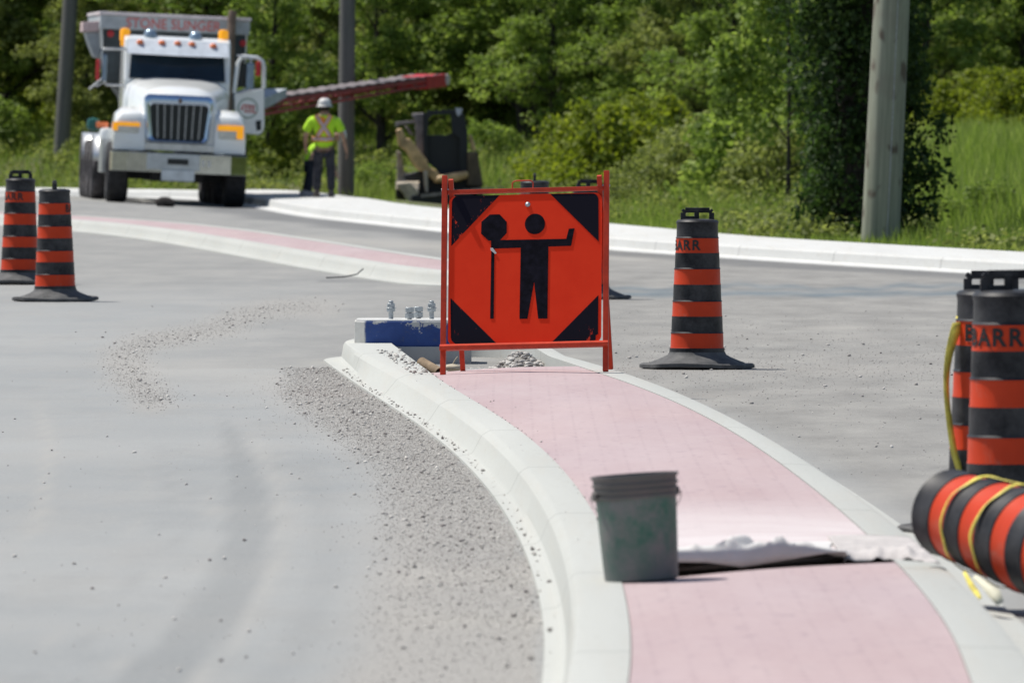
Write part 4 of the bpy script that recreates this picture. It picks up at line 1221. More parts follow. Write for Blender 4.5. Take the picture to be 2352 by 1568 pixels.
prof = [(0.0, 0.0), (0.126, 0.0), (0.134, 0.006), (0.1475, 0.302), (0.1545, 0.304), (0.155, 0.310), (0.149, 0.312), (0.1495, 0.324), (0.157, 0.326), (0.1575, 0.332), (0.151, 0.334), (0.1515, 0.346), (0.1585, 0.348), (0.159, 0.354), (0.152, 0.356), (0.153, 0.374), (0.160, 0.376), (0.160, 0.386), (0.150, 0.386), (0.130, 0.012), (0.0, 0.010)]
MB().lathe(prof, 64).build('body', M_bk, bt, smooth=35)
for sx in (-1, 1):
    MB().lathe([(0.0, 0.012), (0.016, 0.010), (0.018, 0.0)], 14, 0, Matrix.Translation((sx * 0.156, 0, 0.315)) @ Matrix.Rotation(R(90) * sx, 4, 'Y')).build('ear', M_bk, bt, smooth=40)
mb = MB(); mb.tube([(0.166 * math.cos(R(180 * k / 20)), -0.166 * math.sin(R(180 * k / 20)) * 0.86, 0.315 - 0.115 * math.sin(R(180 * k / 20))) for k in range(21)], 0.002, 6)
mb.build('handle', M_wire, bt, smooth=60).rotation_euler = (0, 0, R(160))

# ------------------------------------------------------------------ stiff pale sheet laid over the open bay
def mat_sheet():
    m, n, b = nt('dusty_white_sheeting')
    f = noise(n, 5, 5, 0.65); g = noise(n, 22, 4, 0.7)
    c = ramp(n, f, [(0.3, (0.58, 0.575, 0.56)), (0.7, (0.66, 0.64, 0.625))])
    c = mix(n, math_(n, 'MULTIPLY', ramp(n, g, [(0.5, 0.0), (0.75, 1.0)]), 0.3), c, (0.60, 0.53, 0.50))
    n.links.new(c, b.inputs['Base Color']); b.inputs['Roughness'].default_value = 0.75
    bump(n, b, f, 0.03, 0.4)
    return m
M_sheet = mat_sheet()
nx_, ny_ = 90, 60
rows = []
x0s, x1s = X_at(1405, 41.9), X_at(1975, 42.7)
lowx = [530, 700, 930, 1200, 1480, 1600]; lowv = [1370, 1372, 1402, 1358, 1311, 1300]
upx = [530, 700, 900, 1020, 1130, 1300, 1480, 1600]; upv = [1290, 1288, 1282, 1262, 1235, 1252, 1280, 1296]
for i in range(nx_ + 1):
    w = i / nx_; u = 1405 + (1945 - 1405) * w
    k3x = (u / S - 1500) * 2.613
    vlo = (880 + np.interp(k3x, lowx, lowv) / 2.613) * S
    vhi = (880 + np.interp(k3x, upx, upv) / 2.613) * S
    vlo = max(vlo, vhi + 3)
    xx = X_at(u, 42.0); ye = float(gap_edge(xx))
    yf = ye + 0.10
    zlo, zhi = Z_at(vlo, yf), Z_at(vhi, yf + 0.03)
    col = [(X_at(u, yf), yf, zlo), (X_at(u, yf), yf + 0.006, zlo * .6 + zhi * .4), (X_at(u, yf), yf + 0.012, zlo * 0.2 + zhi * 0.8), (X_at(u, yf), yf + 0.03, zhi)]
    for j in range(1, ny_ + 1):
        t = j / ny_; y = yf + 0.03 + t * 2.0
        base = 0.166 + 0.012 * math.sin(math.pi * w)
        z = base + max(0, zhi - base) * math.exp(-t * 4.5)
        z += 0.065 * math.exp(-((w - 0.56 - 0.35 * (t - .2)) / 0.045) ** 2) * math.exp(-((t - 0.17) / 0.15) ** 2)
        z += 0.030 * math.exp(-((w - 0.22) / 0.10) ** 2) * math.exp(-((t - 0.06) / 0.05) ** 2)
        z += 0.018 * math.exp(-((w - 0.78 + 0.8 * (t - .1)) / 0.04) ** 2) * math.exp(-((t - 0.10) / 0.08) ** 2)
        z += 0.010 * math.sin(13 * w + 9 * t + 2 * math.sin(5 * w)) * math.exp(-t * 3) + 0.008 * math.sin(37 * w - 20 * t + 3 * math.sin(9 * w)) * math.exp(-t * 4) * (0.3 + w)
        z += 0.022 * (1 - abs(math.sin(9 * w - 6 * t + 1.5 * math.sin(4 * t)))) ** 4 * math.exp(-((t - 0.14) / 0.13) ** 2) + 0.012 * (1 - abs(math.sin(17 * w + 15 * t))) ** 3 * math.exp(-t * 5)
        col.append((X_at(u, yf) + 0.02 * math.sin(7 * t), y, z))
    rows.append(col)
sh = MB().strip(rows).build('plastic_sheet', M_sheet, smooth=60)
solid(sh, 0.004)
tag(sh, 'stiff pale dusty sheet with a lifted front edge covering the gap in the pink median', 'sheet')
# crumpled cover spilling over the right kerb
rows = []
for i in range(41):
    w = i / 40; u = 1935 + (2190 - 1935) * w; row = []
    for j in range(25):
        t = j / 24; y = 42.72 + 0.12 * math.sin(5 * w) + t * 2.2
        x_ = X_at(u, 42.9)
        e, f = float(rE(y)), float(rF(y))
        zb_ = 0.168 if x_ < f - 0.02 else max(0.05, 0.165 - (x_ - f + 0.02) * 1.3)
        bumpz = 0.030 * math.exp(-((w - 0.55 + .25 * t) / 0.22) ** 2) * math.exp(-((t - 0.16) / 0.12) ** 2) + 0.008 * math.sin(23 * w + 5 * t) * math.exp(-t * 2.5) + 0.006 * math.sin(47 * w - 12 * t) * math.exp(-t * 3)
        edge = -0.012 * math.exp(-t * 20)
        row.append((x_, y, zb_ + 0.004 + max(0, bumpz) + edge))
    rows.append(row)
sh = MB().strip(rows).build('plastic_sheet', plain('dust_caked_sheet', (0.50, 0.47, 0.455), 0.85, var=0.14, scale=9, bmp=0.6), smooth=60); solid(sh, 0.003)
tag(sh, 'small crumpled pale sheet draped over the right kerb beside the fallen drum', 'sheet')

# ------------------------------------------------------------------ concrete light-pole footing with anchor bolts
def mat_blue():
    m, n, b = nt('chipped_blue_paint')
    f = noise(n, 5.5, 6, 0.7); g = noise(n, 1.7, 3); h = noise(n, 16, 5, 0.75)
    tc = node(n, 'ShaderNodeTexCoord'); sp = node(n, 'ShaderNodeSeparateXYZ'); n.links.new(tc.outputs['Object'], sp.inputs[0])
    blue = ramp(n, f, [(0.3, (0.022, 0.055, 0.21)), (0.7, (0.035, 0.085, 0.29))])
    blue = mix(n, math_(n, 'MULTIPLY', ramp(n, h, [(0.58, 0.0), (0.72, 1.0)]), 0.4), blue, (0.12, 0.12, 0.11))
    conc = ramp(n, h, [(0.3, (0.48, 0.47, 0.44)), (0.7, (0.6, 0.6, 0.57))])
    chip = ramp(n, math_(n, 'ADD', f, math_(n, 'MULTIPLY', math_(n, 'SUBTRACT', sp.outputs[2], 0.175), 1.1)), [(0.705, 0.0), (0.72, 1.0)])
    left = ramp(n, math_(n, 'ADD', sp.outputs[0], math_(n, 'MULTIPLY', h, 0.05)), [(0.0, 1.0), (0.004, 0.0)])
    # the west corner was never painted
    lx = math_(n, 'ADD', sp.outputs[0], 0.325)
    left = ramp(n, math_(n, 'ADD', lx, math_(n, 'MULTIPLY', h, 0.05)), [(0.018, 1.0), (0.03, 0.0)])
    k = math_(n, 'MAXIMUM', chip, left)
    n.links.new(mix(n, k, blue, conc), b.inputs['Base Color']); b.inputs['Roughness'].default_value = 0.7
    bump(n, b, f, 0.01, 0.4)
    return m
YF = 81.7
ft = thing('pole_footing', 'blue painted concrete pole footing with anchor bolts behind the flagger sign', 'footing', (X_at(945, YF), YF, -0.04))
zs0 = lambda v, y=YF - 0.38: Z_at(v, y) - 0.03
hw = 0.41
def octa(r, ch): return [(-r, -r + ch), (-r + ch, -r), (r - ch, -r), (r, -r + ch), (r, r - ch), (r - ch, r), (-r + ch, r), (-r, r - ch)]
def slab(poly, z0, z1): return [[(a, b, z0) for a, b in poly], [(a, b, z1) for a, b in poly]]
MB().loft(slab(octa(0.43, 0.03), 0.0, 0.165)).build('lower_block', M_grey, ft, bevel=0.006)
MB().loft(slab(octa(0.405, 0.075), 0.165, 0.345)).build('painted_block', mat_blue(), ft, bevel=0.006)
rg = MB(); 
rg.loft(slab(octa(0.392, 0.075), 0.345, 0.354)).build('top', M_walk, ft)
for bx_, by_, kind in ((-0.147, 0.0, 0), (-0.012, -0.14, 1), (0.05, 0.14, 1), (0.145, 0.0, 0)):
    mb = MB(); zb_ = 0.354
    hexa = lambda r, a=0.3: [(r * math.cos(a + k * math.pi / 3), r * math.sin(a + k * math.pi / 3)) for k in range(6)]
    sh_ = lambda poly: [(bx_ + p, by_ + q) for p, q in poly]
    if kind == 0:
        mb.lathe([(0.017, 0), (0.017, 0.128), (0.014, 0.132)], 14, 0, Matrix.Translation((bx_, by_, zb_)))
        mb.loft(slab(sh_(hexa(0.032)), zb_ + 0.052, zb_ + 0.076)); mb.loft(slab(sh_(hexa(0.031, 0.6)), zb_ + 0.084, zb_ + 0.112))
        mb.lathe([(0.037, 0.076), (0.037, 0.082)], 16, 0, Matrix.Translation((bx_, by_, zb_)))
    else:
        mb.lathe([(0.017, 0), (0.017, 0.085)], 14, 0, Matrix.Translation((bx_, by_, zb_)))
        mb.loft(slab(sh_(hexa(0.034)), zb_ + 0.008, zb_ + 0.045)); mb.loft(slab(sh_(hexa(0.034, 0.7)), zb_ + 0.05, zb_ + 0.085))
    mb.build('anchor_bolt', M_steel, ft, smooth=30, bevel=0.002)

# bits lying in the pit
M_card = plain('brown_cardboard', (0.26, 0.19, 0.12), 0.9, var=0.3, scale=14)
mb = MB()
p0, p1 = Vector((X_at(968, 75.1), 75.1, 0.155)), Vector((X_at(1010, 74.9), 74.9, 0.090))
mb.tube([p0, p1], 0.036, 16, caps=False); mb.tube([p0, p1], 0.030, 16, caps=False)
d_ = (p1 - p0).normalized()
o = mb.build('cardboard_tube', M_card, smooth=50, fix=False); tag(o, 'brown cardboard tube lying in the pit left of the sign leg', 'tube')
mb = MB(); vs, fs = [], []
st = SV * np.array([0.075, 0.06, 0.035]) * (1 + 0.12 * rng.normal(0, 1, (12, 1))) + np.array([X_at(1040, 75.2), 75.2, 0.115])
mb.add([tuple(p) for p in st], [tuple(int(i) for i in f) for f in SF])
mb.tube([(X_at(1036, 75.2), 75.2, 0.12), (X_at(1044, 75.2), 75.2, 0.165), (X_at(1052, 75.2), 75.2, 0.195)], 0.005, 6)
M_bag = plain('tan_cloth', (0.48, 0.42, 0.32), 0.9, var=0.25, scale=15)
o = mb.build('cloth_bundle', M_bag, smooth=70)
o.modifiers.new('s', 'SUBSURF').levels = 2; o.modifiers['s'].render_levels = 2
tag(o, 'tan cloth bundle lying in the pit right behind the sign leg', 'bundle')
# dark hose end by the far median
mb = MB()
hp = [P(750, 640, 0.02), P(790, 638, 0.02), P(820, 634, 0.03), P(838, 628, 0.04)]
mb.tube([(hp[0][0], hp[0][1], 0.03), (hp[1][0], hp[1][1] , 0.03), (hp[2][0], hp[2][1] , 0.05), (hp[3][0] , hp[2][1] , 0.11)], 0.007, 8)
tag(mb.build('hose', M_rub, smooth=60), 'short dark hose end curling up at the far median kerb', 'hose')

# ------------------------------------------------------------------ utility poles
def mat_pole(name, lo, hi, knots=False):
    m, n, b = nt(name)
    f = noise(n, 9, 6, 0.75, stretch=(1, 1, 0.04)); g = noise(n, 1.6, 4)
    c = ramp(n, f, [(0.36, lo), (0.64, hi)])
    if knots:
        k = noise(n, 4.5, 2, 0.5, stretch=(1, 1, 0.55))
        c = mix(n, ramp(n, k, [(0.60, 0.0), (0.68, 0.9)]), c, (0.10, 0.075, 0.055))
        c = mix(n, math_(n, 'MULTIPLY', ramp(n, g, [(0.5, 0.0), (0.7, 1.0)]), 0.5), c, (0.20, 0.175, 0.14))
    n.links.new(c, b.inputs['Base Color']); b.inputs['Roughness'].default_value = 0.85
    bump(n, b, f, 0.01, 0.5)
    return m
M_pole_g = mat_pole('pale_treated_timber', (0.17, 0.185, 0.135), (0.32, 0.335, 0.255), True)
M_pole_d = mat_pole('weathered_timber', (0.10, 0.10, 0.092), (0.17, 0.165, 0.15))
def pole(u, v, Yp, r, lean, mat, label, wire=None):
    z = tz(X_at(u, Yp), Yp) - 0.1
    t = thing('utility_pole', label, 'utility pole', (X_at(u, Yp), Yp, z), (0, math.atan(lean), 0), 'wooden utility poles')
    MB().lathe([(r * 1.03, 0), (r, 0.3), (r * 0.97, 2.0), (r * 0.92, 4), (r * 0.7, 11)], 28).build('shaft', mat, t, smooth=50)
    if wire:
        a = R(wire)
        MB().tube([(math.cos(a) * (r * 1.04), math.sin(a) * r * 1.04, 0.2), (math.cos(a) * r * 0.99, math.sin(a) * r * 0.99, 2.0), (math.cos(a) * r * 0.72, math.sin(a) * r * 0.72, 10.9)], 0.006, 6).build('ground_wire', M_steel, t, smooth=60)
    return t
pole(2020, 555, 142.3, 0.238, 0.0487, M_pole_g, 'thick pale wooden pole with a ground wire, nearest of the three, at right', -72)
pole(794, 455, 208.0, 0.152, 0.009, M_pole_d, 'dark wooden pole behind the worker in the hard hat')
pole(139, 430, 229.0, 0.160, 0.058, M_pole_d, 'dark leaning wooden pole left of the truck')
# ------------------------------------------------------------------ stone slinger truck
M_tw = plain('white_truck_paint', (0.82, 0.84, 0.83), 0.22, var=0.05, scale=2, coat=0.6)
M_chrome = plain('chrome', (0.72, 0.74, 0.77), 0.13, 1.0, var=0.06, scale=3)
M_alu = plain('brushed_aluminium', (0.55, 0.56, 0.57), 0.35, 0.9, var=0.12, scale=8)
M_tk = plain('dark_grille', (0.012, 0.016, 0.016), 0.5)
M_glass = plain('dark_windscreen', (0.010, 0.022, 0.036), 0.06, var=0.3, scale=1.2)
M_hop = plain('grey_hopper_paint', (0.40, 0.44, 0.47), 0.5, var=0.15, scale=4)
M_hopd = plain('dark_hopper_steel', (0.045, 0.062, 0.07), 0.6, var=0.25, scale=3)
M_hopw = plain('hopper_top_rim', (0.66, 0.60, 0.62), 0.5)
M_tyre = plain('tyre_rubber', (0.022, 0.022, 0.025), 0.85, var=0.4, scale=12)
M_tyred = plain('dusty_tyre_rubber', (0.065, 0.06, 0.064), 0.9, var=0.6, scale=4)
M_frame_d = plain('chassis_black', (0.016, 0.016, 0.018), 0.7)
M_amb = plain('amber_lens', (0.85, 0.34, 0.01), 0.2)
M_amb.node_tree.nodes['Principled BSDF'].inputs['Emission Color'].default_value = (1.0, 0.42, 0.01, 1); M_amb.node_tree.nodes['Principled BSDF'].inputs['Emission Strength'].default_value = 0.45
M_orl = plain('orange_marker_lens', (0.85, 0.22, 0.08), 0.25)
M_redp = plain('red_conveyor_paint', (0.30, 0.028, 0.035), 0.5, var=0.25, scale=5)
M_red2 = plain('bright_red_paint', (0.50, 0.018, 0.025), 0.45)
M_redt = plain('red_lettering', (0.52, 0.13, 0.12), 0.6)
M_belt = plain('grey_belt', (0.20, 0.175, 0.18), 0.9, var=0.35, scale=4)
M_blueg = plain('blue_tinted_mirror', (0.22, 0.30, 0.42), 0.15, 0.6)
M_rust = plain('rusty_steel', (0.17, 0.12, 0.09), 0.7, var=0.3)
M_plate = plain('licence_plate', (0.62, 0.66, 0.68), 0.5)
M_lens = plain('headlight_lens', (0.55, 0.58, 0.60), 0.1, 0.5)
M_green = plain('teal_plastic', (0.01, 0.10, 0.09), 0.4)
M_ringg = plain('grey_green_ring', (0.36, 0.42, 0.38), 0.6)

TU, TY = 400.0, 197.5
tr = thing('dump_truck', 'white stone slinger truck with open cab door and red conveyor boom', 'truck',
           (X_at(TU, TY), TY, 0.045), (0, R(2.6), R(4.6)))
bpy.context.view_layer.update()
TM = tr.matrix_world.copy(); TI = TM.inverted()
def TP(u, v, y):
    """truck-local x,z of a reading on the photo, for a point y metres behind the front axle"""
    # solve for the local point with given local y that projects to u, v
    x, z = 0.0, 1.0
    for _ in range(12):
        w = TM @ Vector((x, y, z))
        uu, vv = CX + F * w.x / w.y, HZ + F * (H - w.z) / w.y
        x += (u - uu) * w.y / F; z += (vv - v) * w.y / F
    return x, z
def tpoly(pts, y): return [TP(u, v, y) for u, v in pts]
# chassis
mb = MB()
for sx in (-1, 1): mb.box(sx * 0.42 - 0.05, sx * 0.42 + 0.05, -0.8, 8.2, 0.62, 0.92)
mb.box(-1.0, 1.0, -0.12, 0.12, 0.42, 0.6); mb.box(-0.95, 0.95, 4.9, 5.1, 0.42, 0.62); mb.box(-0.95, 0.95, 6.2, 6.4, 0.42, 0.62)
mb.box(-0.45, 0.45, -0.6, 2.0, 0.40, 0.9)
mb.build('chassis', M_frame_d, tr)
# bumper with a pale centre section
y = -1.02
mb = MB(); mb.loft([[(-1.19, y + 0.22, z0), (-1.16, y + 0.03, z0), (-0.9, y, z0), (0.9, y, z0), (1.16, y + 0.03, z0), (1.19, y + 0.22, z0)] for z0 in (0.555, 0.575, 0.875, 0.895)])
bp = mb.build('bumper', plain('dark_reflection_chrome', (0.42, 0.45, 0.45), 0.08, 1.0), tr, bevel=0.01)  # dark reflection of ground and greenery put into the chrome colour
mb = MB(); mb.box(-0.56, 0.36, y - 0.02, y, 0.60, 0.875); mb.build('centre_panel', plain('bumper_centre', (0.5, 0.53, 0.54), 0.4, 0.3), bp, bevel=0.01)
mb = MB(); mb.box(-0.20, 0.16, y - 0.03, y - 0.019, 0.70, 0.80); mb.build('slot', M_tk, bp)
mb = MB(); 
for x_ in (0.42, 0.52): mb.box(x_ - 0.03, x_ + 0.03, y - 0.015, y, 0.68, 0.80)
mb.build('tow_hook', M_alu, bp)
(x0, z1), (x1, z0) = TP(371, 390, y - .04), TP(446, 418, y - .04)
pl = MB().box(x0, x1, y - 0.05, y - 0.035, z0, z1).build('licence_plate', M_plate, tr, bevel=0.006)
# hood
def hood_sec(w, zt, zb, y, crown):
    return [(-w, y, zb), (-w, y, zt - 0.30), (-w + 0.06, y, zt - 0.12), (-w + 0.2, y, zt - 0.02), (-w * 0.45, y, zt + crown * 0.7), (0, y, zt + crown), (w * 0.45, y, zt + crown * 0.7), (w - 0.2, y, zt - 0.02), (w - 0.06, y, zt - 0.12), (w, y, zt - 0.30), (w, y, zb)]
MB().loft([hood_sec(0.60, 1.88, 0.95, -0.79, 0.02), hood_sec(0.64, 1.95, 0.95, -0.66, 0.04), hood_sec(0.70, 2.02, 0.95, -0.2, 0.05), hood_sec(0.84, 2.10, 0.95, 0.5, 0.05), hood_sec(0.93, 2.17, 0.95, 0.95, 0.03)]).build('hood', M_tw, tr, smooth=40, bevel=0.01)
# grille
y = -0.90
def rr_poly(x0, x1, z0, z1, r, inset=0.0, n=6):
    """rounded rectangle narrowing by inset at its foot"""
    out = []
    for cx_, cz_, a0 in ((x1 - r - inset, z0 + r, -90), (x1 - r, z1 - r, 0), (x0 + r, z1 - r, 90), (x0 + r + inset, z0 + r, 180)):
        for k in range(n + 1):
            a = R(a0 + 90 * k / n); out.append((cx_ + r * math.cos(a), cz_ + r * math.sin(a)))
    return out
gx0, gz1 = TP(330, 219, y); gx1, gz0 = TP(489, 331, y)
gx0, gx1 = TP(330, 260, y)[0], TP(489, 260, y)[0]; gz1 = TP(410, 219, y)[1]; gz0 = TP(410, 329, y)[1]
ix0, ix1 = TP(343, 280, y)[0], TP(478, 280, y)[0]; iz1 = TP(412, 241, y)[1]; iz0 = TP(412, 322, y)[1]
outer, inner = rr_poly(gx0, gx1, gz0, gz1, 0.10, 0.05), rr_poly(ix0, ix1, iz0, iz1, 0.07, 0.05)
mb = MB(); n = len(outer)
mb.strip([[(a, y + 0.10, b) for a, b in outer + outer[:1]], [(a, y + 0.02, b) for a, b in outer + outer[:1]], [((a + c) / 2, y - 0.025, (b + d) / 2) for (a, b), (c, d) in zip(outer + outer[:1], inner + inner[:1])], [(a, y, b) for a, b in inner + inner[:1]], [(a, y + 0.06, b) for a, b in inner + inner[:1]]])
gr = mb.build('grille', plain('blue_chrome', (0.50, 0.60, 0.74), 0.18, 1.0, var=0.05), tr, smooth=50)  # sky reflection tinted into the chrome colour
MB().prism(inner, y + 0.055, y + 0.09).build('mesh', M_tk, gr)
mb = MB()
for k in range(1, 8):
    x_ = ix0 + (ix1 - ix0) * k / 8.0
    f_ = 1 - 0.10 * abs(k - 4) / 4
    xc_ = (ix0 + ix1) / 2
    mb.bar((x_, y + 0.03, iz1 - 0.01), (xc_ + (x_ - xc_) * 0.93, y + 0.02, iz0 + 0.01 + 0.02 * abs(k - 4) / 4), 0.014, 0.04, 0, None, (0, 1, 0))
mb.build('bars', M_alu, gr)
ex, ez = TP(414, 232, y)
mb = MB(); mb.prism([(ex - 0.045, ez - 0.01), (ex, ez + 0.055), (ex + 0.045, ez - 0.01), (ex, ez - 0.055)], y - 0.045, y - 0.02); mb.build('emblem', M_rust, gr, bevel=0.008)
# fenders with headlights
for sx in (-1, 1):
    def fs_(y, zt, w0=0.60, w1=1.14, zb=0.92):
        q = [(w0, y, zb), (w0, y, zt - 0.05), (w0 + 0.08, y, zt), (w1 - 0.14, y, zt - 0.02), (w1 - 0.03, y, zt - 0.12), (w1, y, zt - 0.30), (w1, y, zb)]
        return [(sx * a, b, c) for a, b, c in q]
    MB().loft([fs_(-0.86, 1.46), fs_(-0.80, 1.56), fs_(-0.45, 1.68), fs_(0.2, 1.66), fs_(0.62, 1.40, zb=1.05), fs_(0.75, 1.15, zb=1.0)]).build('fender', M_tw, tr, smooth=45, bevel=0.012)
    h = MB()
    y = -0.875
    (u0, u1, v0, v1) = (262, 318, 281, 306) if sx < 0 else (503, 556, 289, 322)
    xa, za = TP(u0, v0, y); xb, zb = TP(u1, v1, y)
    hd = h.box(xa, xb, y - 0.012, y + 0.02, zb, za).build('headlight', M_lens, tr, bevel=0.02)
    mb = MB()
    if sx < 0:
        mb.box(xa - 0.02, xb + 0.02, y - 0.03, y - 0.004, za - 0.055, za + 0.01); mb.box(xa - 0.02, xa + 0.07, y - 0.03, y - 0.004, zb + 0.03, za - 0.056)
    else:
        mb.box(xa - 0.02, xb + 0.02, y - 0.03, y - 0.004, za - 0.085, za + 0.01); mb.box(xb - 0.10, xb + 0.02, y - 0.03, y - 0.004, zb + 0.01, za - 0.086)
    mb.build('turn_signal', M_amb, hd, bevel=0.01)
mb = MB(); mb.box(-0.62, 0.62, -0.84, -0.795, 0.93, 1.06); mb.build('skirt', M_alu, tr, bevel=0.01)
# wheels
def wheel(x, y, r, w, dusty, name='wheel', dual=False):
    M = Matrix.Translation((x, y, r)) @ Matrix.Rotation(R(90), 4, 'Y')
    w2 = w / 2
    gv = [(r, -w2 * 0.14), (r * 0.94, -w2 * 0.07), (r * 0.7, -w2 * 0.05), (r * 0.7, w2 * 0.05), (r * 0.94, w2 * 0.07), (r, w2 * 0.14)] if dual else []
    wt = MB().lathe([(r * 0.56, -w2 * 0.8), (r * 0.62, -w2), (r * 0.9, -w2), (r * 0.985, -w2 * 0.82), (r, -w2 * 0.5), *gv, (r, w2 * 0.5), (r * 0.985, w2 * 0.82), (r * 0.9, w2), (r * 0.62, w2), (r * 0.56, w2 * 0.8)], 40, 0, M).build(name, M_tyred if dusty else M_tyre, tr, smooth=35)
    sx = 1 if x > 0 else -1
    MB().lathe([(0.0, sx * w2 * 0.75), (r * 0.2, sx * w2 * 0.75), (r * 0.26, sx * w2 * 0.3), (r * 0.5, sx * w2 * 0.25), (r * 0.565, sx * w2 * 0.78)], 28, 0, M).build('rim', M_alu, wt, smooth=35)
for x_ in (-1.02, 1.02): wheel(x_, 0, 0.53, 0.37, False)
for yy_ in (3.3, 4.9, 6.25, 7.6):
    for x_ in (-1.08, 1.08): wheel(x_, yy_, 0.53, 0.50, True, dual=True)
# mudguards over the rear wheels
for yy_ in (3.3, 7.6):
    for sx in (-1, 1):
        rows = []
        for k in range(13):
            a = R(15 + 150 * k / 12); rows.append([(sx * (1.08 - 0.27), yy_ - 0.64 * math.cos(a), 0.53 + 0.64 * math.sin(a)), (sx * (1.08 + 0.25), yy_ - 0.64 * math.cos(a), 0.53 + 0.64 * math.sin(a))])
        o = MB().strip(rows).build('mudguard', M_alu, tr, smooth=50); solid(o, 0.015)
# cab shell with an opening for the windscreen
prof = [(0.95, 0.95), (0.95, 2.14), (1.18, 2.66), (1.30, 2.86), (1.55, 2.92), (2.35, 2.90), (2.45, 2.70), (2.45, 0.95)]
mb = MB(); w = 0.93
vs = [(x_, a, b) for x_ in (-w, w) for a, b in prof]; n = len(prof)
mb.add(vs, [tuple(range(n)), tuple(range(2 * n - 1, n - 1, -1))] + [(i, n + i, n + (i + 1) % n, (i + 1) % n) for i in range(n)])
cab = mb.build('cab', M_tw, tr, bevel=0.04, seg=3)
def slant(z): return 0.95 + (z - 2.14) * (1.18 - 0.95) / 0.52
mb = MB()
wz0, wz1 = 2.165, 2.645
mb.add([(-0.84, slant(wz0) - 0.03, wz0), (0.84, slant(wz0) - 0.03, wz0), (0.81, slant(wz1) - 0.03, wz1), (-0.81, slant(wz1) - 0.03, wz1), (-0.84, slant(wz0) + 0.01, wz0), (0.84, slant(wz0) + 0.01, wz0), (0.81, slant(wz1) + 0.01, wz1), (-0.81, slant(wz1) + 0.01, wz1)],
       [(0, 1, 2, 3), (4, 5, 6, 7), (0, 1, 5, 4), (1, 2, 6, 5), (2, 3, 7, 6), (3, 0, 4, 7)])
mb.build('windscreen', M_glass, cab)
# sun visor
M_vis = plain('pale_visor', (0.58, 0.63, 0.69), 0.35)
zv0, zv1 = TP(407, 128, 1.0)[1], TP(407, 94, 1.1)[1]
mb = MB(); mb.loft([[(-0.90, 0.92, zv0), (0, 0.86, zv0 - 0.01), (0.90, 0.92, zv0), (0.90, 0.95, zv0), (0, 0.89, zv0 - 0.01), (-0.90, 0.95, zv0)], [(-0.86, 1.22, zv1), (0, 1.18, zv1 + 0.01), (0.86, 1.22, zv1), (0.86, 1.25, zv1), (0, 1.21, zv1 + 0.01), (-0.86, 1.25, zv1)]])
mb.build('sun_visor', M_vis, cab)
for u, v in ((322, 97), (372, 98.5), (408, 100), (441, 102), (490, 106)):
    x_, z_ = TP(u, v, 1.12)
    MB().lathe([(0.058, -0.02), (0.062, 0.015), (0.045, 0.045), (0.0, 0.055)], 16, 0, Matrix.Translation((x_, 1.12, z_ - 0.01))).build('clearance_light', M_orl, cab, smooth=50)
for u, v in ((287, 80), (513, 84)):
    x_, z_ = TP(u, v, 1.6)
    mb = MB().lathe([(0.07, -0.20), (0.07, -0.115), (0.085, -0.11), (0.09, 0.06), (0.07, 0.105), (0.0, 0.12)], 18, 0, Matrix.Translation((x_, 1.6, z_)))
    mb.build('beacon', M_amb, cab, smooth=40)
for u, v in ((345, 79), (449, 85)):
    x_, z_ = TP(u, v, 1.5)
    MB().lathe([(0.055, -0.16), (0.11, -0.1), (0.115, 0.0), (0.08, 0.07), (0.0, 0.10)], 18, 0, Matrix.Translation((x_, 1.5, z_))).build('roof_light', plain('blue_grey_lamp', (0.30, 0.40, 0.50), 0.25, 0.3), cab, smooth=50)
# left mirror on its tubular bracket
mb = MB()
xa, za = TP(236, 113, 0.9); xb, zb = TP(285, 113, 0.9); xc, zc = TP(240, 195, 0.9); xd, zd = TP(285, 197, 0.9)
mb.tube([(xb + 0.05, 0.98, zb), (xa, 0.9, za), (xa - 0.015, 0.9, za - 0.08), (xc, 0.9, zc + 0.06), (xc + 0.02, 0.9, zc), (xd + 0.05, 0.98, zd)], 0.020, 8)
mi_ = mb.build('mirror', M_alu, tr, smooth=50)
xe, ze = TP(246, 126, 0.9); xf, zf = TP(233, 186, 0.9)
MB().box(xf, xe, 0.86, 0.95, zf, ze).build('glass', M_blueg, mi_, bevel=0.02)
x_, z_ = TP(225, 158, 0.9)
MB().box(x_ - 0.035, x_ + 0.03, 0.88, 0.93, z_ - 0.2, z_ + 0.16).build('reflector', M_red2, mi_, bevel=0.02)
mb = MB(); x0, z0 = TP(205, 205, 1.0); x1, z1 = TP(238, 178, 1.0); mb.tube([(x0, 1.0, z0), (x1, 0.95, z1)], 0.018, 7); mb.tube([(x0 + .12, 1.0, z0 + .05), (xc, 0.92, zc + .05)], 0.014, 7); mb.build('bracket', M_alu, mi_, smooth=50)
# open driver's door at image right
yd = 1.05
pan = tpoly([(538, 216), (606, 203), (607, 292), (603, 304), (594, 310), (562, 307), (556, 296), (540, 268)], yd)
door = MB().prism(pan, yd - 0.025, yd + 0.035).build('door', M_tw, tr, bevel=0.012)
MB().prism(tpoly([(587, 278), (600, 276), (600, 299), (589, 301)], yd - 0.03), yd - 0.032, yd - 0.02).build('lower_window', M_glass, door, bevel=0.004)
fr = [TP(*p, yd) for p in [(538, 214), (547, 145), (556, 131), (590, 133), (603, 142), (606, 154), (606, 203)]]
mb = MB(); mb.tube([(a, yd, b) for a, b in fr], [0.035, 0.04, 0.042, 0.036, 0.036, 0.036, 0.036], 8); mb.build('window_frame', M_tw, door, smooth=50)
MB().prism(tpoly([(545, 200), (553, 145), (572, 147), (572, 202)], yd), yd + 0.0, yd + 0.012).build('window', M_glass, door)
cx_, cz_ = TP(569, 249, yd - 0.03)
ring = MB()
a_, b_ = 0.185, 0.150
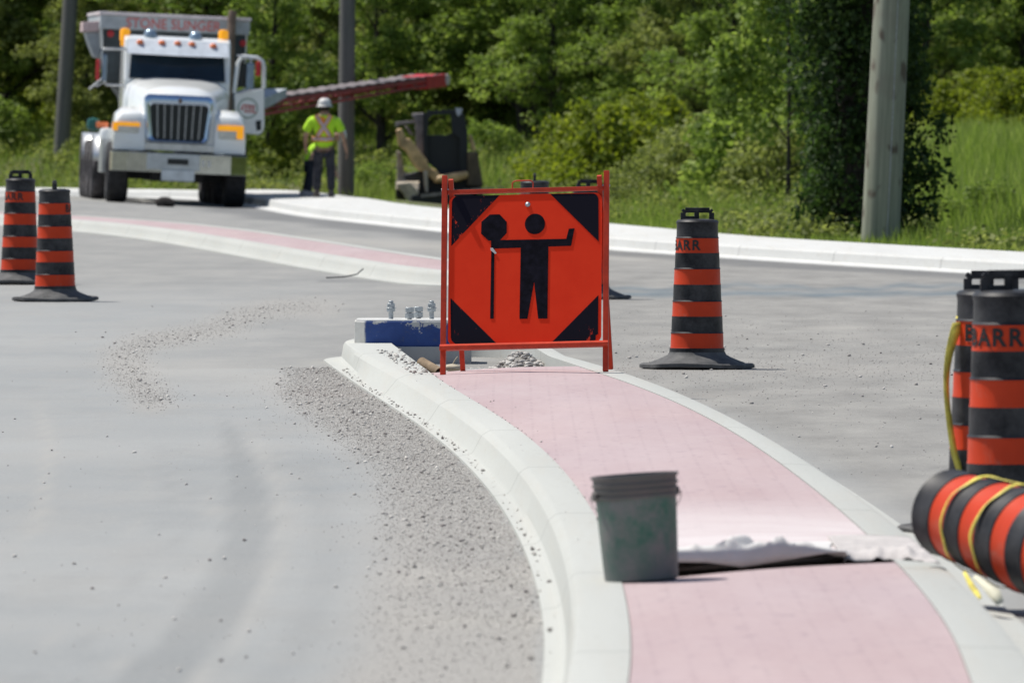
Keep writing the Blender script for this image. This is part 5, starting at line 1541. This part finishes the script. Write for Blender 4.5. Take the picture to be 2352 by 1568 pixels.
for k in range(32):
    t0_, t1_ = 2 * math.pi * k / 32, 2 * math.pi * (k + 1) / 32
    ring.add([(cx_ + r * math.cos(t), yd - 0.0285, cz_ + r * math.sin(t)) for r, t in ((a_, t0_), (a_, t1_), (b_, t1_), (b_, t0_))], [(0, 1, 2, 3)])
lg = ring.build('emblem_ring', M_ringg, door)
mb = MB()
for (dx0, dx1, dz0, dz1) in ((-0.10, 0.12, 0.035, 0.065), (-0.12, -0.08, -0.03, 0.03), (-0.05, -0.02, -0.04, 0.03), (0.01, 0.05, -0.035, 0.03), (0.075, 0.11, -0.045, 0.03), (-0.06, 0.16, -0.072, -0.05)):
    mb.prism([(cx_ + dx0, cz_ + dz0), (cx_ + dx1, cz_ + dz0 - .01), (cx_ + dx1 + .01, cz_ + dz1 - .01), (cx_ + dx0 + .01, cz_ + dz1)], yd - 0.029, yd - 0.026)
mb.build('emblem_mark', M_redt, lg)
mb = MB(); xq, zq = TP(574, 142, 0.9); xr, zr = TP(574, 208, 0.9); xs_, zs_ = TP(545, 214, .95)
mb.tube([(TP(545, 128, .95)[0], 0.97, TP(545, 128, .95)[1]), (xq, 0.9, zq + .07), (xq + 0.02, 0.9, zq), (xr, 0.9, zr), (xs_, 0.95, zs_)], 0.018, 8)
mi2 = mb.build('mirror', M_alu, tr, smooth=50)
x0, z0 = TP(568, 145, .9); x1, z1 = TP(582, 205, .9)
MB().box(x0, x1, 0.86, 0.93, z1, z0).build('glass', M_blueg, mi2, bevel=0.02)
x0, z0 = TP(588, 141, .88); x1, z1 = TP(598, 176, .88)
MB().box(x0, x1, 0.85, 0.91, z1, z0).build('reflector', M_red2, mi2, bevel=0.02)
# exhaust
x_, _ = TP(532, 60, 2.6); z0, z1 = 2.2, TP(532, 26, 2.6)[1]
MB().tube([(x_, 2.6, 1.3), (x_, 2.6, z1 - 0.1), (x_ + 0.02, 2.62, z1)], 0.075, 14).build('exhaust_stack', M_rust, tr, smooth=45)
# hopper
yh = 2.75
x0, zt_ = TP(232, 27, yh); x1, _ = TP(575, 45, yh); zt2 = TP(575, 43, yh)[1]; zt_ = (zt_ + zt2) / 2
zb_ = zt_ - 0.30
hp = MB().box(x0, x1, yh, yh + 5.2, zb_, zt_ - 0.055).build('hopper', M_hop, tr, bevel=0.015)
MB().box(x0 - 0.02, x1 + 0.02, yh - 0.03, yh + 5.25, zt_ - 0.053, zt_ + 0.005).build('rim', M_hopw, hp, bevel=0.01)
mb = MB()
def hs(y, z, w): return [(-w, y, z), (w, y, z)]
mb.loft([[(x0 + 0.06, yh + 0.05, zb_ - 0.002), (x1 - 0.06, yh + 0.05, zb_ - 0.002), (x1 - 0.06, yh + 5.1, zb_ - 0.002), (x0 + 0.06, yh + 5.1, zb_ - 0.002)],
         [(x0 + 0.10, yh + 0.06, 2.12), (x1 - 0.08, yh + 0.06, 2.12), (x1 - 0.08, yh + 4.9, 2.12), (x0 + 0.35, yh + 4.9, 2.12)],
         [(-0.75, yh + 0.3, 1.85), (0.75, yh + 0.3, 1.85), (0.75, yh + 4.5, 1.85), (-0.75, yh + 4.5, 1.85)],
         [(-0.5, yh + 0.6, 1.0), (0.5, yh + 0.6, 1.0), (0.5, yh + 4.3, 1.0), (-0.5, yh + 4.3, 1.0)]])
mb.build('bin', M_hopd, hp)
vs, fs = text_mesh('STONE SLINGER', 0.245, 0.003)
xs0, xs1 = TP(290, 50, yh)[0], TP(508, 62, yh)[0]
tx0, tx1 = min(v_[0] for v_ in vs), max(v_[0] for v_ in vs)
kx = (xs1 - xs0) / (tx1 - tx0); zm = (zb_ + zt_ - 0.055) / 2 - 0.005
MB().add([((v_[0] - tx0) * kx + xs0, yh - 0.006, zm + v_[1]) for v_ in vs], fs).build('lettering', M_redt, hp, fix=False)
mb = MB()
for u, v in ((254, 78), (558, 100)):
    x_, z_ = TP(u, v, yh); mb = MB(); mb.lathe([(0.0, -0.03), (0.06, -0.02), (0.06, 0.0)], 14, 0, Matrix.Translation((x_, yh - 0.0, z_)) @ Matrix.Rotation(R(-90), 4, 'X')); mb.build('marker_light', M_red2, hp, smooth=40)
x_ = TP(565, 110, yh)[0]
MB().box(x_ - 0.012, x_ + 0.012, yh + 0.0, yh + 0.04, 2.0, zb_).build('stay', M_alu, hp)
# side chute at image left
ch = tpoly([(189, 51), (236, 49), (238, 73), (188, 74)], yh + 0.8)
sc_ = MB().prism(ch, yh + 0.5, yh + 1.6).build('side_chute', plain('faded_pink_paint', (0.55, 0.42, 0.42), 0.6, var=0.2), tr, bevel=0.01)
MB().prism(tpoly([(194, 75), (232, 75), (232, 110), (224, 134), (214, 130), (204, 105)], yh + 0.8), yh + 0.55, yh + 1.4).build('funnel', M_hop, sc_, bevel=0.01)
mb = MB(); mb.tube([(TP(232, 64, yh)[0], yh, TP(232, 64, yh)[1]), (TP(234, 112, yh)[0], yh, TP(234, 112, yh)[1])], 0.03, 8); mb.build('stay', M_alu, sc_)
# teal cap and orange lamp on the left side
x_, z_ = TP(214, 286, 1.9); mb = MB().lathe([(0.0, -0.12), (0.10, -0.09), (0.12, 0), (0.10, 0.09), (0.0, 0.12)], 16, 0, Matrix.Translation((x_, 1.9, z_)))
tc_ = mb.build('filler_cap', M_green, tr, smooth=60)
x_, z_ = TP(233, 287, 1.7); MB().box(x_ - 0.09, x_ + 0.12, 1.65, 1.75, z_ - 0.05, z_ + 0.05).build('side_marker', M_orl, tr, bevel=0.02)
mb = MB(); x_, z_ = TP(245, 302, 1.6); mb.lathe([(0.12, -0.1), (0.13, 0.04), (0.10, 0.10), (0, 0.12)], 16, 0, Matrix.Translation((x_, 1.6, z_ - .05))); mb.build('air_tank', M_tw, tr, smooth=50)
x_, z_ = TP(247, 323, 1.6); MB().box(x_ - 0.10, x_ + 0.12, 1.3, 2.6, 0.5, z_ + 0.03).build('step', M_alu, tr, bevel=0.01)
# conveyor boom, swung out to the right
A0 = Vector((X_at(596, 202.5), 202.5, Z_at(242, 202.5))); A1 = Vector((X_at(992, 209.5), 209.5, Z_at(187, 209.5)))
dv = (A1 - A0); L_b = dv.length; dx_ = dv.normalized(); sx_ = dx_.cross(Vector((0, 0, 1))).normalized(); uz = sx_.cross(dx_)
BM = Matrix((( dx_.x, sx_.x, uz.x, A0.x), (dx_.y, sx_.y, uz.y, A0.y), (dx_.z, sx_.z, uz.z, A0.z), (0, 0, 0, 1)))
BM = TI @ BM
W_ = 0.26
mb = MB()
for sy in (-1, 1):
    mb.bar((-1.2, sy * W_, 0.06), (L_b, sy * W_, 0.07), 0.05, 0.07, 0, BM)
    mb.bar((-1.2, sy * W_, -0.15), (L_b - 0.3, sy * W_, -0.02), 0.045, 0.05, 0, BM)
    k = 14
    for i in range(k):
        a, b = i / k, (i + 1) / k
        za = -0.15 + 0.13 * a; zb2 = -0.15 + 0.13 * b
        p_, q_ = ((a, 0.06), (b, zb2)) if i % 2 else ((a, za), (b, 0.06))
        mb.bar((p_[0] * L_b, sy * W_, p_[1]), (q_[0] * L_b, sy * W_, q_[1]), 0.022, 0.022, 0, BM)
bo = mb.build('conveyor_boom', M_redp, tr)
rows = []
for i in range(60):
    a = i / 59 * (L_b - 0.1) - 0.4 * (1 - i / 59)
    hz_ = 0.118 + 0.012 * math.sin(i * 1.9)
    rows.append([(BM @ Vector((a, w_, hz_ + (0.012 if abs(w_) > 0.2 else -0.02)))) for w_ in (-0.27, -0.16, 0.16, 0.27)])
o = MB().strip([[tuple(p) for p in r] for r in rows]).build('belt', M_belt, bo, smooth=50); solid(o, 0.03)
MB().box(L_b - 0.9, L_b - 0.02, -W_ - 0.04, W_ + 0.04, -0.10, 0.135, 0, BM).build('end_box', M_red2, bo, bevel=0.01)
MB().tube([(L_b + 0.03, -W_ - 0.05, 0.03), (L_b + 0.03, W_ + 0.05, 0.03)], 0.10, 14, 0, BM).build('end_roller', plain('pale_roller', (0.6, 0.52, 0.53), 0.5), bo, smooth=40)
mb = MB(); mb.prism([(-0.8, -0.05), (0.25, 0.12), (0.28, 0.28), (-0.8, 0.16)], -0.42, 0.42, 0, BM); mb.build('feed_hopper', M_hop, bo, bevel=0.01)
M2 = plain('dark_clod', (0.035, 0.03, 0.028), 1.0, var=0.4)
st = SV * np.array([0.24, 0.20, 0.14]) * (1 + 0.15 * rng.normal(0, 1, (12, 1))) + np.array([X_at(381, 193.6), 193.6, 0.11])
o = MB().add([tuple(p) for p in st], [tuple(int(i) for i in f) for f in SF]).build('clod', M2, smooth=60)
o.modifiers.new('s', 'SUBSURF').render_levels = 1
tag(o, 'dark clod of earth lying on the road in front of the truck', 'clod')

# ------------------------------------------------------------------ skid steer loader
M_tan = plain('tan_machine_paint', (0.72, 0.48, 0.23), 0.5, var=0.35, scale=4)
M_tang = plain('dusty_tan_paint', (0.55, 0.48, 0.38), 0.7, var=0.25, scale=6)
M_mach = plain('machine_black', (0.012, 0.014, 0.020), 0.5)
M_dustg = plain('dusty_grey_steel', (0.30, 0.27, 0.27), 0.8, var=0.25, scale=6)
YS = 205.0
sk = thing('skid_steer', 'tan skid steer loader with black cab behind the flagger sign', 'loader', (X_at((980 + 620 / 6.271) * S, YS), YS, Z_at(476, YS)))
sk.scale = (1.06, 1.06, 1.06)
def SK(pts): return [((X - 620) / 870.0, (1542 - Yp) / 870.0) for X, Yp in pts]
mb = MB()
mb.prism(SK([(510, 170), (560, 115), (1000, 100), (1000, 165), (640, 175), (575, 240), (560, 470), (560, 900), (510, 900)]), -0.35, 0.7)
mb.prism(SK([(905, 165), (1000, 160), (1090, 150), (1150, 420), (1160, 1000), (1040, 1000), (1040, 520), (925, 440)]), -0.35, 0.7)
mb.prism(SK([(545, 480), (830, 480), (925, 445), (1060, 520), (1060, 1010), (720, 1010), (560, 880)]), -0.2, 0.9)
cb = mb.build('cab', M_mach, sk)
MB().prism(SK([(640, 215), (820, 205), (825, 240), (640, 255)]), 0.6, 0.64).build('visor', M_dustg, cb)
MB().prism(SK([(975, 75), (1080, 80), (1060, 165), (1010, 200), (985, 150)]), -0.38, -0.3).build('work_lamp', plain('lamp_white', (0.6, 0.6, 0.68), 0.3), cb)
mb = MB(); mb.prism(SK([(330, 155), (505, 150), (508, 880), (430, 740), (385, 600), (378, 260), (330, 195)]), -0.1, 0.8); mb.build('engine_side', M_dustg, sk, bevel=0.02)
mb = MB(); mb.prism(SK([(85, 285), (380, 255), (380, 300), (150, 325), (130, 360), (85, 350)]), -0.05, 0.05); mb.prism(SK([(215, 345), (260, 340), (360, 480), (300, 480)]), 0.1, 0.2); mb.build('lift_link', M_dustg, sk, bevel=0.01)
arm = MB().prism(SK([(95, 390), (180, 372), (225, 470), (240, 525), (300, 520), (440, 700), (560, 850), (580, 935), (690, 990), (760, 1075), (700, 1150), (640, 1145), (520, 1020), (420, 1000), (330, 880), (250, 720), (130, 640), (110, 480)]), -0.5, -0.28).build('lift_arm', M_tan, sk, bevel=0.06, seg=3)
MB().prism(SK([(1165, 470), (1215, 480), (1285, 690), (1240, 725), (1195, 640)]), -0.3, 0.3).build('lift_arm', M_tan, sk, bevel=0.02)
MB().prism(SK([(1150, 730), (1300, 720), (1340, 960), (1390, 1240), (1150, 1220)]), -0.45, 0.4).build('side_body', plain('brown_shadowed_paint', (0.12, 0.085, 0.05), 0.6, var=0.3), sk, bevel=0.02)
MB().prism(SK([(690, 1075), (1165, 995), (1170, 1110), (1000, 1160), (640, 1185)]), -0.55, -0.35).build('cross_tube', M_tan, sk, bevel=0.06, seg=3)
mb = MB(); mb.prism(SK([(500, 990), (570, 1010), (575, 1320), (530, 1320), (510, 1200)]), -0.52, -0.4); mb.build('stay', M_tang, sk, bevel=0.02)
mb = MB(); mb.prism(SK([(105, 700), (165, 740), (215, 1030), (330, 1040), (360, 1080), (215, 1110), (200, 1180), (105, 1180)]), -0.1, 0.5); mb.build('frame', M_tang, sk, bevel=0.02)
for x_, yq in ((-0.50, -0.2), (-0.50, 0.65), (0.72, -0.2), (0.72, 0.65)):
    M_ = Matrix.Translation((x_, yq, 0.24)) @ Matrix.Rotation(R(90), 4, 'Y')
    MB().lathe([(0.12, -0.10), (0.20, -0.11), (0.24, -0.07), (0.24, 0.07), (0.20, 0.11), (0.12, 0.10)], 26, 0, M_).build('wheel', M_tyre, sk, smooth=35)
MB().prism(SK([(215, 1060), (420, 1010), (1160, 1000), (1340, 1060), (1380, 1480), (200, 1490)]), -0.25, 0.85).build('chassis', M_mach, sk, bevel=0.03)
mb = MB(); mb.loft([[(x_, a, b) for a, b in ((-0.50, 0.30), (-0.42, 0.43), (-0.1, 0.46), (0.05, 0.40), (0.0, 0.34), (-0.4, 0.30))] for x_ in (-0.60, -0.42, -0.2)]); mb.build('fender', M_tang, sk, bevel=0.02)
MB().prism(SK([(112, 1185), (300, 1160), (445, 1310), (330, 1500), (285, 1500), (200, 1330), (112, 1250)]), -0.72, -0.55).build('fender', M_tang, sk, bevel=0.03)
mb = MB(); mb.prism(SK([(330, 1370), (700, 1330), (1230, 1265), (1750, 1225), (1750, 1290), (1230, 1335), (1220, 1500), (330, 1510)]), -0.75, -0.62); bk_ = mb.build('bucket', M_mach, sk, bevel=0.01)
mb = MB(); mb.prism(SK([(470, 1345), (690, 1322), (1220, 1262), (1750, 1222), (1750, 1250), (1220, 1300), (690, 1370), (470, 1395)]), -0.78, -0.755); mb.build('cutting_edge', M_dustg, bk_)
# ------------------------------------------------------------------ people
M_skin = plain('skin', (0.42, 0.25, 0.18), 0.55, var=0.1)
M_lime = plain('lime_safety_cloth', (0.52, 0.90, 0.035), 0.8, var=0.1, scale=10)
M_vor = plain('orange_vest_band', (0.90, 0.30, 0.06), 0.7)
M_silver = plain('silver_reflective_tape', (0.55, 0.50, 0.55), 0.35, 0.2)
M_trs = plain('dark_grey_trousers', (0.040, 0.042, 0.055), 0.9, var=0.3, scale=9)
M_nav = plain('navy_trousers', (0.014, 0.020, 0.035), 0.9)
M_boot = plain('work_boots', (0.10, 0.085, 0.08), 0.8)
M_bootl = plain('pale_work_boots', (0.36, 0.33, 0.36), 0.7)
M_hat = plain('white_hard_hat', (0.70, 0.70, 0.68), 0.35)
M_hair = plain('dark_hair', (0.02, 0.016, 0.013), 0.8)

def skin_mesh(name, joints, edges, mat, parent, root, sub=2):
    """one continuous surface grown round a skeleton; joints {key: (xyz, radius or (rx, ry))}"""
    keys = list(joints); ix = {k: i for i, k in enumerate(keys)}
    me = bpy.data.meshes.new(name)
    me.from_pydata([joints[k][0] for k in keys], [(ix[a], ix[b]) for a, b in edges], [])
    o = bpy.data.objects.new(name, me); C.objects.link(o); o.parent = parent
    me.materials.append(mat)
    m = o.modifiers.new('skin', 'SKIN'); m.use_smooth_shade = True; m.branch_smoothing = 0.4
    for k in keys:
        r = joints[k][1]; d = me.skin_vertices[0].data[ix[k]]
        d.radius = r if isinstance(r, tuple) else (r, r); d.use_root = (k == root)
    s_ = o.modifiers.new('sub', 'SUBSURF'); s_.levels = sub; s_.render_levels = sub
    return o
def chain(J, E, pts, start):
    p = start
    for k, v in pts: J[k] = v; E.append((p, k)); p = k
def hand(J, E, side, wrist, palm, down, fwd, out, tag_):
    """palm with five unequal fingers; down = direction of the fingers, fwd = across the palm, out = curl side"""
    w, d, f, o_ = (Vector(q) for q in (palm, down, fwd, out))
    base = w + d * 0.045
    ln = (0.068, 0.078, 0.072, 0.056)
    for i in range(4):
        off = f * (0.028 - 0.0187 * i)
        r = 0.0085 - 0.0006 * i
        a = base + off; b = a + d * ln[i] * 0.5 + o_ * 0.006; c = b + (d * 0.75 + o_ * 0.6).normalized() * ln[i] * 0.32; e = c + (d * 0.4 + o_ * 0.9).normalized() * ln[i] * 0.22
        chain(J, E, [(f'{tag_}k{i}', (tuple(a), r * 1.15)), (f'{tag_}m{i}', (tuple(b), r)), (f'{tag_}d{i}', (tuple(c), r * 0.92)), (f'{tag_}t{i}', (tuple(e), r * 0.8))], tag_ + 'palm')
    a = w + f * 0.035 + d * 0.0; b = a + (d * 0.7 + f * 0.6 + o_ * 0.3).normalized() * 0.034; c = b + (d * 0.9 + o_ * 0.4).normalized() * 0.028
    chain(J, E, [(f'{tag_}ta', (tuple(a), 0.012)), (f'{tag_}tb', (tuple(b), 0.010)), (f'{tag_}tc', (tuple(c), 0.008))], tag_ + 'palm')

# worker in the hard hat, seen from behind, facing away from the viewer (+y)
WY = 199.0
wk = thing('person', 'worker in lime shirt, crossed orange braces and white hard hat, standing with back turned', 'person', (X_at(744, WY), WY, 0.165))
J = {'pel': ((0, 0, 0.92), (0.16, 0.11)), 'sp': ((0, -0.01, 1.08), (0.155, 0.11)), 'ch': ((0, -0.01, 1.26), (0.18, 0.125)), 'up': ((0, -0.01, 1.37), (0.13, 0.09)),
     'nk': ((0.005, 0.015, 1.455), 0.06), 'hd': ((0.01, 0.03, 1.545), (0.076, 0.09)), 'ht': ((0.01, 0.035, 1.625), (0.07, 0.085)), 'nose': ((0.012, 0.135, 1.535), 0.014), 'chin': ((0.01, 0.10, 1.475), 0.03),
     'el': ((-0.07, 0.025, 1.545), 0.012), 'er': ((0.09, 0.025, 1.545), 0.012)}
E = [('pel', 'sp'), ('sp', 'ch'), ('ch', 'up'), ('up', 'nk'), ('nk', 'hd'), ('hd', 'ht'), ('hd', 'nose'), ('hd', 'chin'), ('hd', 'el'), ('hd', 'er')]
chain(J, E, [('rs', ((0.20, -0.01, 1.36), 0.065)), ('re', ((0.325, -0.01, 1.09), 0.045)), ('rw', ((0.385, 0.06, 0.85), (0.028, 0.033))), ('Rpalm', ((0.40, 0.085, 0.785), (0.018, 0.036)))], 'up')
chain(J, E, [('ls', ((-0.20, -0.01, 1.36), 0.065)), ('le', ((-0.315, 0.0, 1.09), 0.045)), ('lw', ((-0.325, 0.13, 0.90), (0.028, 0.033))), ('Lpalm', ((-0.32, 0.165, 0.84), (0.018, 0.036)))], 'up')
hand(J, E, 1, J['rw'][0], J['Rpalm'][0], Vector((0.12, 0.2, -0.97)).normalized(), (0, 1, 0.2), (-0.8, 0.2, 0), 'R')
hand(J, E, -1, J['lw'][0], J['Lpalm'][0], Vector((0.05, 0.45, -0.85)).normalized(), (0.1, 0.85, 0.45), (0.9, 0.1, 0), 'L')
for s_, k in ((1, 'r'), (-1, 'l')):
    chain(J, E, [(k + 'h', ((s_ * 0.095, 0, 0.84), 0.09)), (k + 'k', ((s_ * 0.105 + .01, 0.015 + (0.07 if s_ < 0 else 0), 0.47), 0.058)), (k + 'a', ((s_ * 0.115 + .01, -0.01 + (0.11 if s_ < 0 else 0), 0.09), 0.04)), (k + 't', ((s_ * 0.14 + .01, 0.13 + (0.10 if s_ < 0 else 0), 0.035), 0.033))], 'pel')
skin_mesh('body', J, E, M_skin, wk, 'pel')
J = {'hem': ((0, -0.005, 0.83), (0.185, 0.14)), 'wa': ((0, -0.012, 1.0), (0.19, 0.145)), 'ch': ((0, -0.015, 1.24), (0.215, 0.155)), 'up': ((0, -0.01, 1.37), (0.155, 0.11)), 'col': ((0.003, 0.005, 1.425), (0.078, 0.072)),
     'rs': ((0.215, -0.012, 1.355), 0.088), 'rm': ((0.285, -0.012, 1.21), 0.088), 're': ((0.315, -0.01, 1.125), 0.085), 'ls': ((-0.215, -0.012, 1.355), 0.088), 'lm': ((-0.285, -0.008, 1.21), 0.088), 'le': ((-0.312, 0.0, 1.125), 0.085)}
E = [('hem', 'wa'), ('wa', 'ch'), ('ch', 'up'), ('up', 'col'), ('up', 'rs'), ('rs', 'rm'), ('rm', 're'), ('up', 'ls'), ('ls', 'lm'), ('lm', 'le')]
shirt = skin_mesh('shirt', J, E, M_lime, wk, 'ch')
J = {'pel': ((0, 0, 0.88), (0.178, 0.135)), 'rh': ((0.10, 0, 0.78), 0.105), 'rk': ((0.118, 0.015, 0.46), 0.085), 'ra': ((0.128, -0.005, 0.10), 0.075), 'lh': ((-0.095, 0, 0.78), 0.105), 'lm': ((-0.10, 0.05, 0.62), 0.098), 'lk': ((-0.112, 0.085, 0.46), 0.080), 'ls': ((-0.118, 0.09, 0.28), 0.083), 'la': ((-0.13, 0.11, 0.10), 0.072)}
E = [('pel', 'rh'), ('rh', 'rk'), ('rk', 'ra'), ('pel', 'lh'), ('lh', 'lm'), ('lm', 'lk'), ('lk', 'ls'), ('ls', 'la')]
skin_mesh('trousers', J, E, M_trs, wk, 'pel')
for s_, x_, yo_ in ((1, 0.128, 0.0), (-1, -0.132, 0.11)):
    mb = MB(); mb.loft([[(x_ + a * w_, y_ + yo_, z_) for a, z_ in ((-1, 0.0), (1, 0.0), (1, h_ * .6), (0.5, h_), (-0.5, h_), (-1, h_ * .6))] for y_, w_, h_ in ((-0.10, 0.05, 0.10), (-0.06, 0.055, 0.14), (0.03, 0.056, 0.13), (0.12, 0.058, 0.085), (0.19, 0.04, 0.06))])
    mb.build('boot', M_boot, wk, smooth=50)
mb = MB().lathe([(0.118, 1.585), (0.116, 1.60), (0.112, 1.65), (0.095, 1.695), (0.06, 1.722), (0.0, 1.73)], 28, 0, Matrix.Translation((0.01, 0.03, 0)))
vs = []; n = 28
rows = []
for k in range(n + 1):
    a = 2 * math.pi * k / n; rb = 0.145 + 0.035 * max(0, math.sin(a)); rows.append([(0.01 + 0.112 * math.cos(a), 0.03 + 0.118 * math.sin(a), 1.60), (0.01 + rb * math.cos(a), 0.03 + rb * math.sin(a), 1.582)])
mb.strip(rows)
hat = mb.build('hard_hat', M_hat, wk, smooth=40); solid(hat, 0.006)
mb = MB().lathe([(0.088, 1.505), (0.098, 1.54), (0.100, 1.585)], 20, 0, Matrix.Translation((0.01, 0.015, 0)))
mb.build('hair', M_hair, wk, smooth=60, fix=False)
# crossed braces and waist band, laid onto the back of the shirt
def strap(pts, w, mat, name, parent, off, side):
    rows = []
    P_ = [Vector(p) for p in pts]
    for i in range(len(P_) - 1):
        for k in range(8):
            q = P_[i].lerp(P_[i + 1], k / 8); d = (P_[i + 1] - P_[i]).normalized(); sd = d.cross(Vector((0, 1, 0))).normalized()
            rows.append([tuple(q + sd * w * t) for t in (-0.5, -0.25, 0, 0.25, 0.5)])
    o = MB().strip(rows).build(name, mat, parent, smooth=60, fix=False)
    m = o.modifiers.new('wrap', 'SHRINKWRAP'); m.target = shirt; m.wrap_method = 'PROJECT'; m.use_project_y = True; m.use_positive_direction = True; m.use_negative_direction = False; m.offset = off; m.use_project_z = False; m.use_project_x = False
    solid(o, 0.004)
    return o
yb = -0.6
for nm, pts in (('vest_strap', [(-0.135, yb, 1.43), (-0.01, yb, 1.24), (0.135, yb, 1.035)]), ('vest_strap', [(0.125, yb, 1.43), (0.01, yb, 1.24), (-0.135, yb, 1.035)])):
    o = strap(pts, 0.085, M_vor, nm, wk, 0.006, -1)
    strap(pts, 0.045, M_silver, 'reflective_stripe', o, 0.012, -1)
o = strap([(-0.20, yb, 1.02), (0.0, yb, 1.012), (0.20, yb, 1.02)], 0.085, M_vor, 'vest_band', wk, 0.0095, -1)
strap([(-0.20, yb, 1.02), (0.0, yb, 1.012), (0.20, yb, 1.02)], 0.045, M_silver, 'reflective_stripe', o, 0.0155, -1)
# orange yoke behind the crossing
strap([(-0.035, yb, 1.40), (-0.03, yb, 1.30)], 0.09, M_vor, 'vest_panel', wk, 0.004, -1)

# second worker, stooping behind the first: only hip, thigh and boots show
W2 = 200.6
w2 = thing('person', 'stooping second worker in lime shirt and dark trousers, mostly hidden behind the first', 'person', (X_at(722, W2), W2, tz(X_at(722, W2), W2) + 0.03))
J = {'pel': ((-0.06, 0, 0.70), (0.13, 0.12)), 'sp': ((0.02, 0.03, 0.84), (0.13, 0.11)), 'ch': ((0.16, 0.06, 0.98), (0.15, 0.12)), 'up': ((0.24, 0.08, 1.03), (0.11, 0.09)), 'nk': ((0.31, 0.10, 1.06), 0.055), 'hd': ((0.39, 0.12, 1.08), (0.08, 0.085)), 'ht': ((0.46, 0.13, 1.10), (0.07, 0.08)), 'nose': ((0.42, 0.13, 0.985), 0.014)}
E = [('pel', 'sp'), ('sp', 'ch'), ('ch', 'up'), ('up', 'nk'), ('nk', 'hd'), ('hd', 'ht'), ('hd', 'nose')]
chain(J, E, [('rs', ((0.24, -0.10, 0.98), 0.06)), ('re', ((0.26, -0.13, 0.72), 0.042)), ('rw', ((0.34, -0.08, 0.50), 0.03)), ('Rpalm', ((0.36, -0.07, 0.435), (0.018, 0.034)))], 'up')
chain(J, E, [('ls', ((0.24, 0.25, 0.98), 0.06)), ('le', ((0.28, 0.28, 0.72), 0.042)), ('lw', ((0.36, 0.22, 0.50), 0.03)), ('Lpalm', ((0.38, 0.21, 0.435), (0.018, 0.034)))], 'up')
hand(J, E, 1, 0, J['Rpalm'][0], Vector((0.25, 0.1, -0.95)).normalized(), (0.2, 0.95, 0), (0.9, 0, 0.2), 'R')
hand(J, E, 1, 0, J['Lpalm'][0], Vector((0.25, 0.0, -0.95)).normalized(), (0.2, -0.95, 0), (0.9, 0, 0.2), 'L')
chain(J, E, [('rh', ((-0.05, -0.08, 0.64), 0.085)), ('rk', ((-0.06, -0.09, 0.36), 0.055)), ('ra', ((-0.10, -0.09, 0.08), 0.038)), ('rt', ((0.02, -0.10, 0.035), 0.034))], 'pel')
chain(J, E, [('lh', ((-0.05, 0.08, 0.64), 0.085)), ('lk', ((-0.10, 0.12, 0.36), 0.055)), ('la', ((-0.17, 0.13, 0.09), 0.038)), ('lt', ((-0.06, 0.16, 0.04), 0.034))], 'pel')
skin_mesh('body', J, E, M_skin, w2, 'pel')
J = {'hem': ((-0.085, 0, 0.55), (0.12, 0.13)), 'wa': ((-0.05, 0.02, 0.74), (0.135, 0.135)), 'ch': ((0.13, 0.06, 0.97), (0.165, 0.14)), 'up': ((0.24, 0.08, 1.03), (0.12, 0.10)), 'rs': ((0.24, -0.10, 0.98), 0.078), 're': ((0.25, -0.125, 0.80), 0.07), 'ls': ((0.24, 0.25, 0.98), 0.078), 'le': ((0.27, 0.275, 0.80), 0.07)}
E = [('hem', 'wa'), ('wa', 'ch'), ('ch', 'up'), ('up', 'rs'), ('rs', 're'), ('up', 'ls'), ('ls', 'le')]
shirt = skin_mesh('shirt', J, E, M_lime, w2, 'ch')
J = {'pel': ((-0.06, 0, 0.62), (0.13, 0.13)), 'rh': ((-0.05, -0.08, 0.56), 0.095), 'rk': ((-0.06, -0.09, 0.36), 0.07), 'ra': ((-0.10, -0.09, 0.09), 0.058), 'lh': ((-0.06, 0.08, 0.56), 0.095), 'lk': ((-0.10, 0.12, 0.36), 0.07), 'la': ((-0.17, 0.13, 0.10), 0.058)}
E = [('pel', 'rh'), ('rh', 'rk'), ('rk', 'ra'), ('pel', 'lh'), ('lh', 'lk'), ('lk', 'la')]
skin_mesh('trousers', J, E, M_nav, w2, 'pel')
for x_, yq in ((-0.09, -0.09), (-0.165, 0.13)):
    mb = MB(); mb.loft([[(q, yq + a * w_, z_) for a, z_ in ((-1, 0.0), (1, 0.0), (1, h_ * .6), (0.5, h_), (-0.5, h_), (-1, h_ * .6))] for q, w_, h_ in ((x_ - 0.10, 0.045, 0.10), (x_ - 0.05, 0.05, 0.13), (x_ + 0.04, 0.052, 0.11), (x_ + 0.13, 0.05, 0.075), (x_ + 0.18, 0.035, 0.05))])
    mb.build('boot', M_bootl, w2, smooth=50)
mb = MB().lathe([(0.145, 0.0), (0.115, 0.012), (0.110, 0.06), (0.09, 0.10), (0.05, 0.122), (0.0, 0.13)], 24, 0, Matrix.Translation((0.44, 0.125, 1.095)) @ Matrix.Rotation(R(75), 4, 'Y'))
mb.build('hard_hat', M_hat, w2, smooth=40)
